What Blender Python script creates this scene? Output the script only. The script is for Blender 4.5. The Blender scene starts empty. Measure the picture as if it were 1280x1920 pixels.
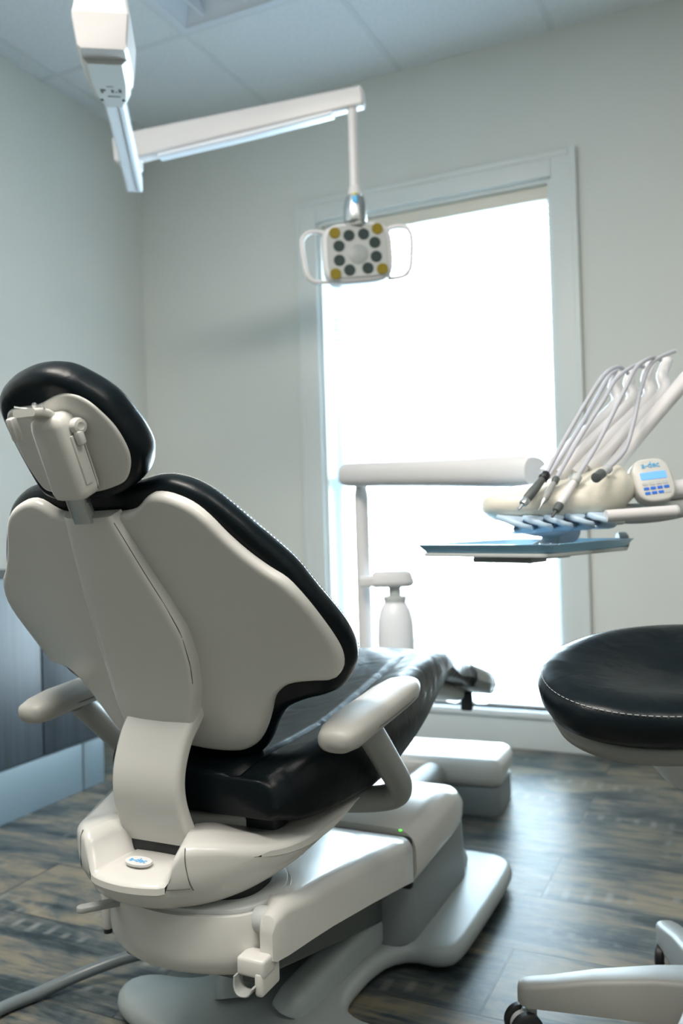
import bpy, bmesh, math, random
from mathutils import Vector, Matrix
random.seed(7)
scene = bpy.context.scene
COL = scene.collection
V = Vector
PI = math.pi

# ------------------------------------------------------------------ materials
def new_mat(name):
    m = bpy.data.materials.new(name); m.use_nodes = True
    nt = m.node_tree
    b = nt.nodes['Principled BSDF']
    return m, nt, b

def mat(name, col, rough=0.5, metal=0.0, spec=0.5, bump=0.0, bscale=200.0, coat=0.0, var=0.0, trans=0.0, ior=1.45, alpha=1.0):
    m, nt, b = new_mat(name)
    b.inputs['Base Color'].default_value = (*col, 1)
    b.inputs['Roughness'].default_value = rough
    b.inputs['Metallic'].default_value = metal
    b.inputs['Specular IOR Level'].default_value = spec
    b.inputs['Coat Weight'].default_value = coat
    b.inputs['Coat Roughness'].default_value = 0.15
    b.inputs['Transmission Weight'].default_value = trans
    b.inputs['IOR'].default_value = ior
    b.inputs['Alpha'].default_value = alpha
    tc = nt.nodes.new('ShaderNodeTexCoord')
    if var:
        n = nt.nodes.new('ShaderNodeTexNoise'); n.inputs['Scale'].default_value = 6; n.inputs['Detail'].default_value = 4
        nt.links.new(tc.outputs['Object'], n.inputs['Vector'])
        mx = nt.nodes.new('ShaderNodeMixRGB'); mx.blend_type = 'MULTIPLY'
        mx.inputs['Fac'].default_value = var
        mx.inputs['Color1'].default_value = (*col, 1)
        nt.links.new(n.outputs['Fac'], mx.inputs['Color2'])
        nt.links.new(mx.outputs['Color'], b.inputs['Base Color'])
    if bump:
        n2 = nt.nodes.new('ShaderNodeTexNoise'); n2.inputs['Scale'].default_value = bscale; n2.inputs['Detail'].default_value = 3
        nt.links.new(tc.outputs['Object'], n2.inputs['Vector'])
        bp = nt.nodes.new('ShaderNodeBump'); bp.inputs['Strength'].default_value = bump; bp.inputs['Distance'].default_value = 0.002
        nt.links.new(n2.outputs['Fac'], bp.inputs['Height'])
        nt.links.new(bp.outputs['Normal'], b.inputs['Normal'])
    return m

def leather(name, col):
    m, nt, b = new_mat(name)
    b.inputs['Base Color'].default_value = (*col, 1)
    b.inputs['Roughness'].default_value = 0.33
    b.inputs['Specular IOR Level'].default_value = 0.20
    tc = nt.nodes.new('ShaderNodeTexCoord')
    fine = nt.nodes.new('ShaderNodeTexVoronoi'); fine.inputs['Scale'].default_value = 520
    fold = nt.nodes.new('ShaderNodeTexNoise'); fold.inputs['Scale'].default_value = 16; fold.inputs['Detail'].default_value = 2; fold.inputs['Distortion'].default_value = 0.6
    for n in (fine, fold): nt.links.new(tc.outputs['Object'], n.inputs['Vector'])
    b1 = nt.nodes.new('ShaderNodeBump'); b1.inputs['Strength'].default_value = 0.26; b1.inputs['Distance'].default_value = 0.012
    b2 = nt.nodes.new('ShaderNodeBump'); b2.inputs['Strength'].default_value = 0.12; b2.inputs['Distance'].default_value = 0.0006
    nt.links.new(fold.outputs['Fac'], b1.inputs['Height'])
    nt.links.new(fine.outputs['Distance'], b2.inputs['Height'])
    nt.links.new(b1.outputs['Normal'], b2.inputs['Normal'])
    nt.links.new(b2.outputs['Normal'], b.inputs['Normal'])
    return m

def glow(name, col, strength):
    m, nt, b = new_mat(name)
    b.inputs['Base Color'].default_value = (*col, 1)
    b.inputs['Emission Color'].default_value = (*col, 1)
    b.inputs['Emission Strength'].default_value = strength
    b.inputs['Roughness'].default_value = 0.3
    return m

M = {}
M['white'] = mat('white_plastic', (0.61, 0.60, 0.57), 0.22, bump=0.05, bscale=700)
M['cream'] = mat('cream_plastic', (0.76, 0.72, 0.62), 0.38)
M['offwhite'] = mat('light_arm_paint', (0.68, 0.665, 0.67), 0.35)
M['padvinyl'] = mat('grey_beige_arm_pad', (0.40, 0.39, 0.365), 0.42, bump=0.1, bscale=500)
M['tube'] = mat('grey_painted_tube', (0.30, 0.31, 0.30), 0.42)
M['plate'] = mat('grey_base_paint', (0.36, 0.40, 0.40), 0.36, bump=0.08, bscale=600)
M['skirt'] = mat('grey_skirt_paint', (0.22, 0.25, 0.26), 0.4)
M['black'] = leather('black_vinyl', (0.003, 0.0065, 0.009))
M['blackp'] = mat('black_plastic', (0.012, 0.014, 0.016), 0.45)
M['darkgrey'] = mat('dark_grey_plastic', (0.09, 0.10, 0.10), 0.5)
M['steel'] = mat('brushed_steel', (0.55, 0.57, 0.58), 0.32, metal=1.0)
M['chrome'] = mat('chrome', (0.8, 0.8, 0.82), 0.12, metal=1.0)
M['seam'] = mat('shadow_gap', (0.10, 0.10, 0.095), 0.8)
M['thread'] = mat('pale_thread', (0.40, 0.43, 0.45), 0.7)
M['hose'] = mat('grey_silicone_hose', (0.46, 0.47, 0.52), 0.4)
M['floorhose'] = mat('grey_pvc_hose', (0.16, 0.19, 0.20), 0.3)
M['bluetray'] = mat('blue_tray_plastic', (0.32, 0.58, 0.78), 0.22)
M['blueholder'] = mat('pale_blue_holder', (0.50, 0.64, 0.78), 0.3)
M['lightgrey'] = mat('light_grey_plastic', (0.50, 0.52, 0.51), 0.4)
M['lampface'] = mat('lamp_face_grey', (0.36, 0.38, 0.37), 0.45)
M['lampdisc'] = mat('lamp_disc_grey', (0.27, 0.29, 0.29), 0.4)
M['stoolgrey'] = mat('stool_base_grey', (0.25, 0.255, 0.24), 0.45, bump=0.15, bscale=900)
M['yellowled'] = mat('amber_led_lens', (0.20, 0.15, 0.008), 0.5, spec=0.2)
M['darkled'] = mat('dark_led_lens', (0.022, 0.04, 0.04), 0.5, spec=0.2)
M['blue'] = mat('blue_print', (0.02, 0.15, 0.65), 0.5)
M['cyan'] = mat('cyan_print', (0.10, 0.45, 0.80), 0.5)
M['yellow'] = mat('yellow_mark', (0.5, 0.5, 0.03), 0.5)
M['screen'] = glow('keypad_screen', (0.15, 0.42, 0.95), 0.35)
M['green'] = glow('green_indicator', (0.15, 1.0, 0.05), 0.9)
M['trimpaint'] = mat('grey_green_trim_paint', (0.71, 0.75, 0.735), 0.4)
M['sash'] = mat('white_vinyl_sash', (0.82, 0.85, 0.86), 0.4)
M['baseb'] = mat('taupe_vinyl_base', (0.20, 0.20, 0.18), 0.5)
M['rear_bounce'] = mat('bounce_dimming_taupe', (0.36, 0.36, 0.33), 0.6)  # unseen rear wall, tone darkened to cut light reflected onto the chair
M['toebase'] = mat('blue_grey_vinyl_base', (0.20, 0.27, 0.31), 0.45)
M['gridbar'] = mat('ceiling_grid_paint', (0.72, 0.77, 0.79), 0.7)
M['lampwhite'] = mat('enamel_reflector', (0.75, 0.80, 0.86), 0.3)
M['bottle'] = mat('milky_bottle', (0.85, 0.85, 0.88), 0.3)
M['film'] = mat('clear_film', (0.85, 0.88, 0.9), 0.12, trans=0.9, ior=1.2, alpha=0.75)
M['smoke'] = mat('smoky_plastic_cover', (0.33, 0.35, 0.35), 0.16, alpha=0.85)

def slat_mat():
    m = bpy.data.materials.new('white_blind_slat'); m.use_nodes = True
    nt = m.node_tree; nt.nodes.clear()
    o = nt.nodes.new('ShaderNodeOutputMaterial')
    d = nt.nodes.new('ShaderNodeBsdfDiffuse'); d.inputs['Color'].default_value = (0.85, 0.9, 0.93, 1)
    t = nt.nodes.new('ShaderNodeBsdfTranslucent'); t.inputs['Color'].default_value = (0.80, 0.88, 0.95, 1)
    mx = nt.nodes.new('ShaderNodeMixShader'); mx.inputs[0].default_value = 0.5
    nt.links.new(d.outputs[0], mx.inputs[1]); nt.links.new(t.outputs[0], mx.inputs[2])
    nt.links.new(mx.outputs[0], o.inputs['Surface'])
    return m
M['slat'] = slat_mat()

def glass_mat():
    m = bpy.data.materials.new('window_glass'); m.use_nodes = True
    nt = m.node_tree; nt.nodes.clear()
    o = nt.nodes.new('ShaderNodeOutputMaterial')
    g = nt.nodes.new('ShaderNodeBsdfGlossy'); g.inputs['Roughness'].default_value = 0.02
    t = nt.nodes.new('ShaderNodeBsdfTransparent'); t.inputs['Color'].default_value = (0.95, 0.98, 0.97, 1)
    f = nt.nodes.new('ShaderNodeFresnel'); f.inputs['IOR'].default_value = 1.45
    mx = nt.nodes.new('ShaderNodeMixShader')
    nt.links.new(f.outputs[0], mx.inputs[0]); nt.links.new(t.outputs[0], mx.inputs[1]); nt.links.new(g.outputs[0], mx.inputs[2])
    nt.links.new(mx.outputs[0], o.inputs['Surface'])
    return m
M['glass'] = glass_mat()

def wall_mat():
    m, nt, b = new_mat('sage_grey_wall_paint')
    b.inputs['Roughness'].default_value = 0.55
    b.inputs['Specular IOR Level'].default_value = 0.35
    tc = nt.nodes.new('ShaderNodeTexCoord')
    n = nt.nodes.new('ShaderNodeTexNoise'); n.inputs['Scale'].default_value = 1.2; n.inputs['Detail'].default_value = 3
    nt.links.new(tc.outputs['Object'], n.inputs['Vector'])
    cr = nt.nodes.new('ShaderNodeValToRGB')
    cr.color_ramp.elements[0].position = 0.3; cr.color_ramp.elements[0].color = (0.690, 0.715, 0.680, 1)
    cr.color_ramp.elements[1].position = 0.7; cr.color_ramp.elements[1].color = (0.715, 0.735, 0.700, 1)
    nt.links.new(n.outputs['Fac'], cr.inputs['Fac']); nt.links.new(cr.outputs['Color'], b.inputs['Base Color'])
    n2 = nt.nodes.new('ShaderNodeTexNoise'); n2.inputs['Scale'].default_value = 260
    nt.links.new(tc.outputs['Object'], n2.inputs['Vector'])
    bp = nt.nodes.new('ShaderNodeBump'); bp.inputs['Strength'].default_value = 0.12; bp.inputs['Distance'].default_value = 0.001
    nt.links.new(n2.outputs['Fac'], bp.inputs['Height']); nt.links.new(bp.outputs['Normal'], b.inputs['Normal'])
    return m
M['wall'] = wall_mat()

def ceil_mat():
    m, nt, b = new_mat('mineral_fibre_ceiling_tile')
    b.inputs['Roughness'].default_value = 0.9
    tc = nt.nodes.new('ShaderNodeTexCoord')
    n = nt.nodes.new('ShaderNodeTexNoise'); n.inputs['Scale'].default_value = 90; n.inputs['Detail'].default_value = 5
    nt.links.new(tc.outputs['Object'], n.inputs['Vector'])
    cr = nt.nodes.new('ShaderNodeValToRGB')
    cr.color_ramp.elements[0].position = 0.35; cr.color_ramp.elements[0].color = (0.74, 0.79, 0.82, 1)
    cr.color_ramp.elements[1].position = 0.6; cr.color_ramp.elements[1].color = (0.82, 0.86, 0.885, 1)
    nt.links.new(n.outputs['Fac'], cr.inputs['Fac']); nt.links.new(cr.outputs['Color'], b.inputs['Base Color'])
    bp = nt.nodes.new('ShaderNodeBump'); bp.inputs['Strength'].default_value = 0.3; bp.inputs['Distance'].default_value = 0.002
    nt.links.new(n.outputs['Fac'], bp.inputs['Height']); nt.links.new(bp.outputs['Normal'], b.inputs['Normal'])
    return m
M['ceil'] = ceil_mat()

def cab_mat():
    m, nt, b = new_mat('dark_grained_laminate')
    b.inputs['Roughness'].default_value = 0.45
    tc = nt.nodes.new('ShaderNodeTexCoord')
    mp = nt.nodes.new('ShaderNodeMapping'); mp.inputs['Scale'].default_value = (60, 60, 2.5)
    n = nt.nodes.new('ShaderNodeTexNoise'); n.inputs['Scale'].default_value = 1.0; n.inputs['Detail'].default_value = 4
    nt.links.new(tc.outputs['Object'], mp.inputs['Vector']); nt.links.new(mp.outputs['Vector'], n.inputs['Vector'])
    cr = nt.nodes.new('ShaderNodeValToRGB')
    cr.color_ramp.elements[0].position = 0.35; cr.color_ramp.elements[0].color = (0.014, 0.020, 0.028, 1)
    cr.color_ramp.elements[1].position = 0.68; cr.color_ramp.elements[1].color = (0.030, 0.042, 0.056, 1)
    nt.links.new(n.outputs['Fac'], cr.inputs['Fac']); nt.links.new(cr.outputs['Color'], b.inputs['Base Color'])
    return m
M['cab'] = cab_mat()

PLANK_H, PLANK_W = 0.256, 1.22
def floor_mat():
    m, nt, b = new_mat('weathered_wood_plank_floor')
    L = nt.links.new; N = nt.nodes.new
    tc = N('ShaderNodeTexCoord')
    def mapped(loc=(0, 0, 0), scale=(1, 1, 1)):
        mp = N('ShaderNodeMapping'); mp.inputs['Location'].default_value = loc; mp.inputs['Scale'].default_value = scale
        L(tc.outputs['Object'], mp.inputs['Vector']); return mp.outputs['Vector']
    def brick(c1, c2, mortar):
        br = N('ShaderNodeTexBrick')
        br.offset = 0.5; br.offset_frequency = 2; br.squash = 1.0
        br.inputs['Color1'].default_value = c1; br.inputs['Color2'].default_value = c2; br.inputs['Mortar'].default_value = mortar
        br.inputs['Scale'].default_value = 1.0
        br.inputs['Mortar Size'].default_value = 0.0024; br.inputs['Mortar Smooth'].default_value = 0.2
        br.inputs['Brick Width'].default_value = PLANK_W; br.inputs['Row Height'].default_value = PLANK_H
        L(mapped((-0.15 + 3 * PLANK_W, -1.489 + 20 * PLANK_H, 0)), br.inputs['Vector'])
        return br
    br = brick((0, 0, 0, 1), (1, 1, 1, 1), (0.5, 0.5, 0.5, 1))
    # offset grain lookups per plank
    sep = N('ShaderNodeMath'); sep.operation = 'MULTIPLY'; sep.inputs[1].default_value = 7.3
    L(br.outputs['Color'], sep.inputs[0])
    comb = N('ShaderNodeCombineXYZ'); L(sep.outputs[0], comb.inputs['Z']); L(sep.outputs[0], comb.inputs['X'])
    def noise(scale_vec, scale, detail, dist=0.0):
        add = N('ShaderNodeVectorMath'); add.operation = 'ADD'
        L(mapped((0, 0, 0), scale_vec), add.inputs[0]); L(comb.outputs[0], add.inputs[1])
        n = N('ShaderNodeTexNoise'); n.inputs['Scale'].default_value = scale; n.inputs['Detail'].default_value = detail
        n.inputs['Roughness'].default_value = 0.62; n.inputs['Distortion'].default_value = dist
        L(add.outputs[0], n.inputs['Vector']); return n
    grain = noise((1.0, 5.5, 1.0), 3.4, 7, 0.9)
    patch = noise((1.0, 1.7, 1.0), 4.2, 4, 0.8)
    fine = noise((3.0, 40.0, 1.0), 3.0, 4, 0.2)
    ramp = N('ShaderNodeValToRGB')
    e = ramp.color_ramp.elements
    e[0].position = 0.36; e[0].color = (0.026, 0.037, 0.042, 1)
    e[1].position = 0.66; e[1].color = (0.235, 0.200, 0.142, 1)
    x = e.new(0.44); x.color = (0.064, 0.080, 0.084, 1)
    x = e.new(0.50); x.color = (0.114, 0.118, 0.108, 1)
    x = e.new(0.56); x.color = (0.172, 0.158, 0.124, 1)
    mix = N('ShaderNodeMixRGB'); mix.inputs['Fac'].default_value = 0.5
    L(grain.outputs['Fac'], mix.inputs['Color1']); L(patch.outputs['Fac'], mix.inputs['Color2'])
    ctr = N('ShaderNodeMapRange'); ctr.inputs['From Min'].default_value = 0.30; ctr.inputs['From Max'].default_value = 0.70; ctr.inputs['To Min'].default_value = 0.14; ctr.inputs['To Max'].default_value = 0.86
    L(mix.outputs['Color'], ctr.inputs['Value'])
    mix2 = N('ShaderNodeMixRGB'); mix2.inputs['Fac'].default_value = 0.25
    L(ctr.outputs[0], mix2.inputs['Color1']); L(fine.outputs['Fac'], mix2.inputs['Color2'])
    L(mix2.outputs['Color'], ramp.inputs['Fac'])
    # saw marks printed across the grain in patches
    wv = N('ShaderNodeTexWave'); wv.wave_type = 'BANDS'; wv.bands_direction = 'X'
    wv.inputs['Scale'].default_value = 6.5; wv.inputs['Distortion'].default_value = 1.2; wv.inputs['Detail'].default_value = 2
    L(mapped(), wv.inputs['Vector'])
    mask = noise((1.5, 6.0, 1.0), 1.7, 2)
    mr = N('ShaderNodeMapRange'); mr.inputs['From Min'].default_value = 0.56; mr.inputs['From Max'].default_value = 0.70
    L(mask.outputs['Fac'], mr.inputs['Value'])
    wr = N('ShaderNodeMapRange'); wr.inputs['From Min'].default_value = 0.55; wr.inputs['From Max'].default_value = 0.95
    L(wv.outputs['Fac'], wr.inputs['Value'])
    ml = N('ShaderNodeMath'); ml.operation = 'MULTIPLY'; L(mr.outputs[0], ml.inputs[0]); L(wr.outputs[0], ml.inputs[1])
    ml2 = N('ShaderNodeMath'); ml2.operation = 'MULTIPLY'; ml2.inputs[1].default_value = 0.55; L(ml.outputs[0], ml2.inputs[0])
    saw = N('ShaderNodeMixRGB'); saw.inputs['Color2'].default_value = (0.33, 0.33, 0.30, 1)
    L(ml2.outputs[0], saw.inputs['Fac']); L(ramp.outputs['Color'], saw.inputs['Color1'])
    seam = N('ShaderNodeMixRGB'); seam.inputs['Color2'].default_value = (0.030, 0.036, 0.038, 1)
    sm = N('ShaderNodeMath'); sm.operation = 'MULTIPLY'; sm.inputs[1].default_value = 0.6
    L(br.outputs['Fac'], sm.inputs[0]); L(sm.outputs[0], seam.inputs['Fac']); L(saw.outputs['Color'], seam.inputs['Color1'])
    L(seam.outputs['Color'], b.inputs['Base Color'])
    rr = N('ShaderNodeMapRange'); rr.inputs['To Min'].default_value = 0.31; rr.inputs['To Max'].default_value = 0.46
    L(fine.outputs['Fac'], rr.inputs['Value']); L(rr.outputs[0], b.inputs['Roughness'])
    b.inputs['Specular IOR Level'].default_value = 0.28
    bp = N('ShaderNodeBump'); bp.inputs['Strength'].default_value = 0.10; bp.inputs['Distance'].default_value = 0.002
    L(grain.outputs['Fac'], bp.inputs['Height'])
    bp2 = N('ShaderNodeBump'); bp2.invert = True; bp2.inputs['Strength'].default_value = 0.6; bp2.inputs['Distance'].default_value = 0.002
    L(br.outputs['Fac'], bp2.inputs['Height']); L(bp.outputs['Normal'], bp2.inputs['Normal'])
    L(bp2.outputs['Normal'], b.inputs['Normal'])
    return m
M['floor'] = floor_mat()

# ------------------------------------------------------------------ helpers
def new_bm(): return bmesh.new()

def link(name, bm, m, parent=None, smooth=True, angle=40, origin=None, subsurf=0):
    """one mesh object; geometry is given in world space, origin at the root thing"""
    root = parent
    while root is not None and root.parent is not None: root = root.parent
    o0 = V(origin) if origin is not None else (root.location.copy() if root is not None else V((0, 0, 0)))
    bmesh.ops.remove_doubles(bm, verts=bm.verts, dist=1e-6)
    bmesh.ops.recalc_face_normals(bm, faces=bm.faces)
    for v in bm.verts: v.co -= o0
    me = bpy.data.meshes.new(name); bm.to_mesh(me); bm.free()
    for mm in (m if isinstance(m, (list, tuple)) else [m]): me.materials.append(M[mm])
    if smooth:
        for p in me.polygons: p.use_smooth = True
        me.set_sharp_from_angle(angle=math.radians(angle))
    o = bpy.data.objects.new(name, me); COL.objects.link(o)
    if parent is not None: o.parent = parent
    else: o.location = o0
    if subsurf:
        s = o.modifiers.new('Subdivision', 'SUBSURF'); s.levels = subsurf; s.render_levels = subsurf
    return o

def tag(o, label=None, cat=None, group=None, kind=None):
    if label: o['label'] = label
    if cat: o['category'] = cat
    if group: o['group'] = group
    if kind: o['kind'] = kind
    return o

def thing(name, label, cat, loc, group=None):
    o = bpy.data.objects.new(name, None); o.empty_display_size = 0.1
    COL.objects.link(o); o.location = loc
    return tag(o, label, cat, group)

def basis(fwd, up=(0, 0, 1)):
    f = V(fwd).normalized(); u = V(up)
    if abs(f.dot(u.normalized())) > 0.98: u = V((0, 1, 0))
    r = f.cross(u).normalized(); u = r.cross(f).normalized()
    return r, f, u

def catmull(pts, n=8, closed=False):
    P = [V(p) for p in pts]; k = len(P); out = []
    rng = range(k) if closed else range(k - 1)
    for i in rng:
        if closed: p0, p1, p2, p3 = P[(i - 1) % k], P[i], P[(i + 1) % k], P[(i + 2) % k]
        else: p0, p1, p2, p3 = P[max(i - 1, 0)], P[i], P[i + 1], P[min(i + 2, k - 1)]
        for j in range(n):
            t = j / n
            out.append(0.5 * ((2 * p1) + (-p0 + p2) * t + (2 * p0 - 5 * p1 + 4 * p2 - p3) * t * t + (-p0 + 3 * p1 - 3 * p2 + p3) * t ** 3))
    if not closed: out.append(P[-1])
    return out

def resample(P, n):
    """closed polyline -> n evenly spaced points"""
    k = len(P); L = [0]
    for i in range(k): L.append(L[-1] + (P[(i + 1) % k] - P[i]).length)
    out = []; j = 0
    for q in range(n):
        t = L[-1] * q / n
        while L[j + 1] < t: j += 1
        d = L[j + 1] - L[j]
        out.append(P[j].lerp(P[(j + 1) % k], (t - L[j]) / d if d else 0))
    return out

def add_rings(bm, rings, cap0=True, cap1=True, closed=True):
    vs = [[bm.verts.new(p) for p in r] for r in rings]
    n = len(vs[0])
    for a, b in zip(vs, vs[1:]):
        for i in range(n if closed else n - 1):
            j = (i + 1) % n
            bm.faces.new((a[i], a[j], b[j], b[i]))
    if cap0: bm.faces.new(list(reversed(vs[0])))
    if cap1: bm.faces.new(vs[-1])
    return vs

def rrect(w, h, r, n=5):
    """rounded rectangle outline (x, y), half sizes w, h"""
    r = min(r, w * 0.999, h * 0.999); out = []
    for cx, cy, a0 in ((w - r, h - r, 0), (-w + r, h - r, PI / 2), (-w + r, -h + r, PI), (w - r, -h + r, 1.5 * PI)):
        for k in range(n + 1):
            a = a0 + (PI / 2) * k / n
            out.append((cx + r * math.cos(a), cy + r * math.sin(a)))
    return out

def add_sweep(bm, path, prof, up=(0, 0, 1), scales=None, cap=True, fixed_r=None):
    """profile (a, b) swept along path: a along side, b along up"""
    P = [V(p) for p in path]; rings = []
    for i, p in enumerate(P):
        t = (P[min(i + 1, len(P) - 1)] - P[max(i - 1, 0)])
        if fixed_r is not None:
            r = V(fixed_r).normalized(); u = t.normalized().cross(r) * -1; u.normalize()
        else:
            r, f, u = basis(t, up)
        s = scales[i] if scales else 1.0
        sa, sb = (s if isinstance(s, tuple) else (s, s))
        rings.append([p + r * a * sa + u * b * sb for a, b in prof])
    add_rings(bm, rings, cap, cap)

def circ(r, n=14): return [(r * math.cos(2 * PI * k / n), r * math.sin(2 * PI * k / n)) for k in range(n)]

def add_tube(bm, pts, r, n=14, smooth=8, r_list=None):
    path = catmull(pts, smooth) if smooth and len(pts) > 2 else [V(p) for p in pts]
    # parallel transport frame
    rings = []; prev = None
    for i, p in enumerate(path):
        t = (path[min(i + 1, len(path) - 1)] - path[max(i - 1, 0)]).normalized()
        if prev is None:
            a = V((0, 0, 1)) if abs(t.z) < 0.9 else V((1, 0, 0))
            s = t.cross(a).normalized()
        else:
            s = (prev - t * prev.dot(t)).normalized()
        prev = s; u = s.cross(t)
        rr = r if r_list is None else r_list[0] + (r_list[1] - r_list[0]) * i / (len(path) - 1)
        rings.append([p + s * rr * math.cos(2 * PI * k / n) + u * rr * math.sin(2 * PI * k / n) for k in range(n)])
    add_rings(bm, rings)

def add_lathe(bm, prof, base, axis=(0, 0, 1), n=32):
    """prof: (radius, height) along axis from base"""
    ax = V(axis).normalized(); r, f, u = basis(ax, (0, 0, 1) if abs(ax.z) < 0.9 else (0, 1, 0))
    B = V(base)
    rings = [[B + ax * h + (r * math.cos(2 * PI * k / n) + u * math.sin(2 * PI * k / n)) * max(q, 1e-5) for k in range(n)] for q, h in prof]
    add_rings(bm, rings)

def frame(loc, x=(1, 0, 0), y=(0, 1, 0)):
    X = V(x).normalized(); Y = V(y); Y = (Y - X * X.dot(Y)).normalized(); Z = X.cross(Y)
    m = Matrix((X, Y, Z)).transposed().to_4x4(); m.translation = V(loc); return m

def add_box(bm, c, size, bevel=0.0, seg=3, mtx=None):
    """box centred at c (in mtx space), size full"""
    tmp = bmesh.new(); bmesh.ops.create_cube(tmp, size=1.0)
    for v in tmp.verts: v.co = V((v.co.x * size[0], v.co.y * size[1], v.co.z * size[2])) + V(c)
    if bevel:
        bmesh.ops.bevel(tmp, geom=list(tmp.edges), offset=bevel, segments=seg, profile=0.5, affect='EDGES')
    if mtx is not None: tmp.transform(mtx)
    merge(bm, tmp)

def merge(bm, tmp):
    idx = {v: bm.verts.new(v.co) for v in tmp.verts}
    for f in tmp.faces:
        try: bm.faces.new([idx[v] for v in f.verts])
        except ValueError: pass
    tmp.free()

def add_prism(bm, poly, z0, z1, bevel=0.0, seg=3, mtx=None, taper=0.0):
    """closed XY outline extruded in Z with rounded rims"""
    P = [V((p[0], p[1], 0)) for p in poly]; n = len(P)
    area = sum(P[i].x * P[(i + 1) % n].y - P[(i + 1) % n].x * P[i].y for i in range(n))
    if area < 0: P.reverse()
    nor = []
    for i in range(n):
        t = (P[(i + 1) % n] - P[i - 1]).normalized(); nor.append(V((-t.y, t.x, 0)))
    rings = []
    def ring(inset, z): rings.append([P[i] + nor[i] * inset + V((0, 0, z)) for i in range(n)])
    if bevel:
        for k in range(seg + 1):
            a = (PI / 2) * k / seg; ring(bevel * (1 - math.sin(a)), z0 + bevel * (1 - math.cos(a)))
        for k in range(seg + 1):
            a = (PI / 2) * k / seg; ring(bevel * (1 - math.cos(a)) + taper, z1 - bevel * (1 - math.sin(a)))
    else:
        ring(0, z0); ring(taper, z1)
    if mtx is not None: rings = [[mtx @ p for p in r] for r in rings]
    add_rings(bm, rings)

def add_pillow(bm, outline, mapf, prof, centre, inner, n=128, rings_in=7):
    """outline (s,t) closed; prof: list of (inset, d) going rear rim -> front rim; inner(u,s,t)->extra d for (rear, front)"""
    P = resample(catmull([V((a, b, 0)) for a, b in outline], 6, True), n)
    area = sum(P[i].x * P[(i + 1) % n].y - P[(i + 1) % n].x * P[i].y for i in range(n))
    if area < 0: P.reverse()
    nor = []
    for i in range(n):
        t = (P[(i + 2) % n] - P[i - 2]).normalized(); nor.append(V((-t.y, t.x, 0)))
    C = V((centre[0], centre[1], 0))
    def ringpts(inset): return [P[i] + nor[i] * inset for i in range(n)]
    rings = []
    q0 = ringpts(prof[0][0]); d0 = prof[0][1]
    for k in range(rings_in, 0, -1):
        u = k / rings_in * 0.97
        rings.append([mapf(*(p.lerp(C, u)).xy, d0 + inner[0](u)) for p in q0])
    for ins, d in prof: rings.append([mapf(*p.xy, d) for p in ringpts(ins)])
    q1 = ringpts(prof[-1][0]); d1 = prof[-1][1]
    for k in range(1, rings_in + 1):
        u = k / rings_in * 0.97
        rings.append([mapf(*(p.lerp(C, u)).xy, d1 + inner[1](u)) for p in q1])
    add_rings(bm, rings)

def text_mesh(name, body, size, mtx, m, parent, extrude=0.0004, shear=0.0):
    cu = bpy.data.curves.new(name, 'FONT'); cu.body = body; cu.size = size; cu.extrude = extrude
    cu.align_x = 'CENTER'; cu.align_y = 'CENTER'; cu.shear = shear; cu.offset = size * 0.012
    tmp = bpy.data.objects.new(name + '_curve', cu); COL.objects.link(tmp)
    dg = bpy.context.evaluated_depsgraph_get(); dg.update()
    me = bpy.data.meshes.new_from_object(tmp.evaluated_get(dg))
    bpy.data.objects.remove(tmp, do_unlink=True); bpy.data.curves.remove(cu)
    bm = bmesh.new(); bm.from_mesh(me); bpy.data.meshes.remove(me); bm.transform(mtx)
    return link(name, bm, m, parent, smooth=False)

def superell(a, b, p=2.4, n=40, a0=0.0, a1=2 * PI):
    out = []
    for k in range(n):
        t = a0 + (a1 - a0) * k / n
        c, s = math.cos(t), math.sin(t)
        out.append((a * math.copysign(abs(c) ** (2 / p), c), b * math.copysign(abs(s) ** (2 / p), s)))
    return out

# ------------------------------------------------------------------ camera
FPX, YAW, PIT, ROL, CH = 1613.23, -0.4393, 0.0087, -0.0304, 0.8921
fw = V((math.sin(YAW) * math.cos(PIT), math.cos(YAW) * math.cos(PIT), math.sin(PIT)))
rt = V((math.cos(YAW), -math.sin(YAW), 0)); up = rt.cross(fw)
r2 = rt * math.cos(ROL) + up * math.sin(ROL); u2 = -rt * math.sin(ROL) + up * math.cos(ROL)
cam = bpy.data.cameras.new('camera'); camo = bpy.data.objects.new('camera', cam); COL.objects.link(camo)
cm = Matrix((r2, u2, -fw)).transposed().to_4x4(); cm.translation = V((0, 0, CH)); camo.matrix_world = cm
cam.sensor_fit = 'VERTICAL'; cam.sensor_height = 36; cam.sensor_width = 24; cam.lens = FPX / 1920 * 36
cam.clip_start = 0.05
cam.dof.use_dof = True; cam.dof.focus_distance = 1.22; cam.dof.aperture_fstop = 3.2; cam.dof.aperture_blades = 9
scene.camera = camo

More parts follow.
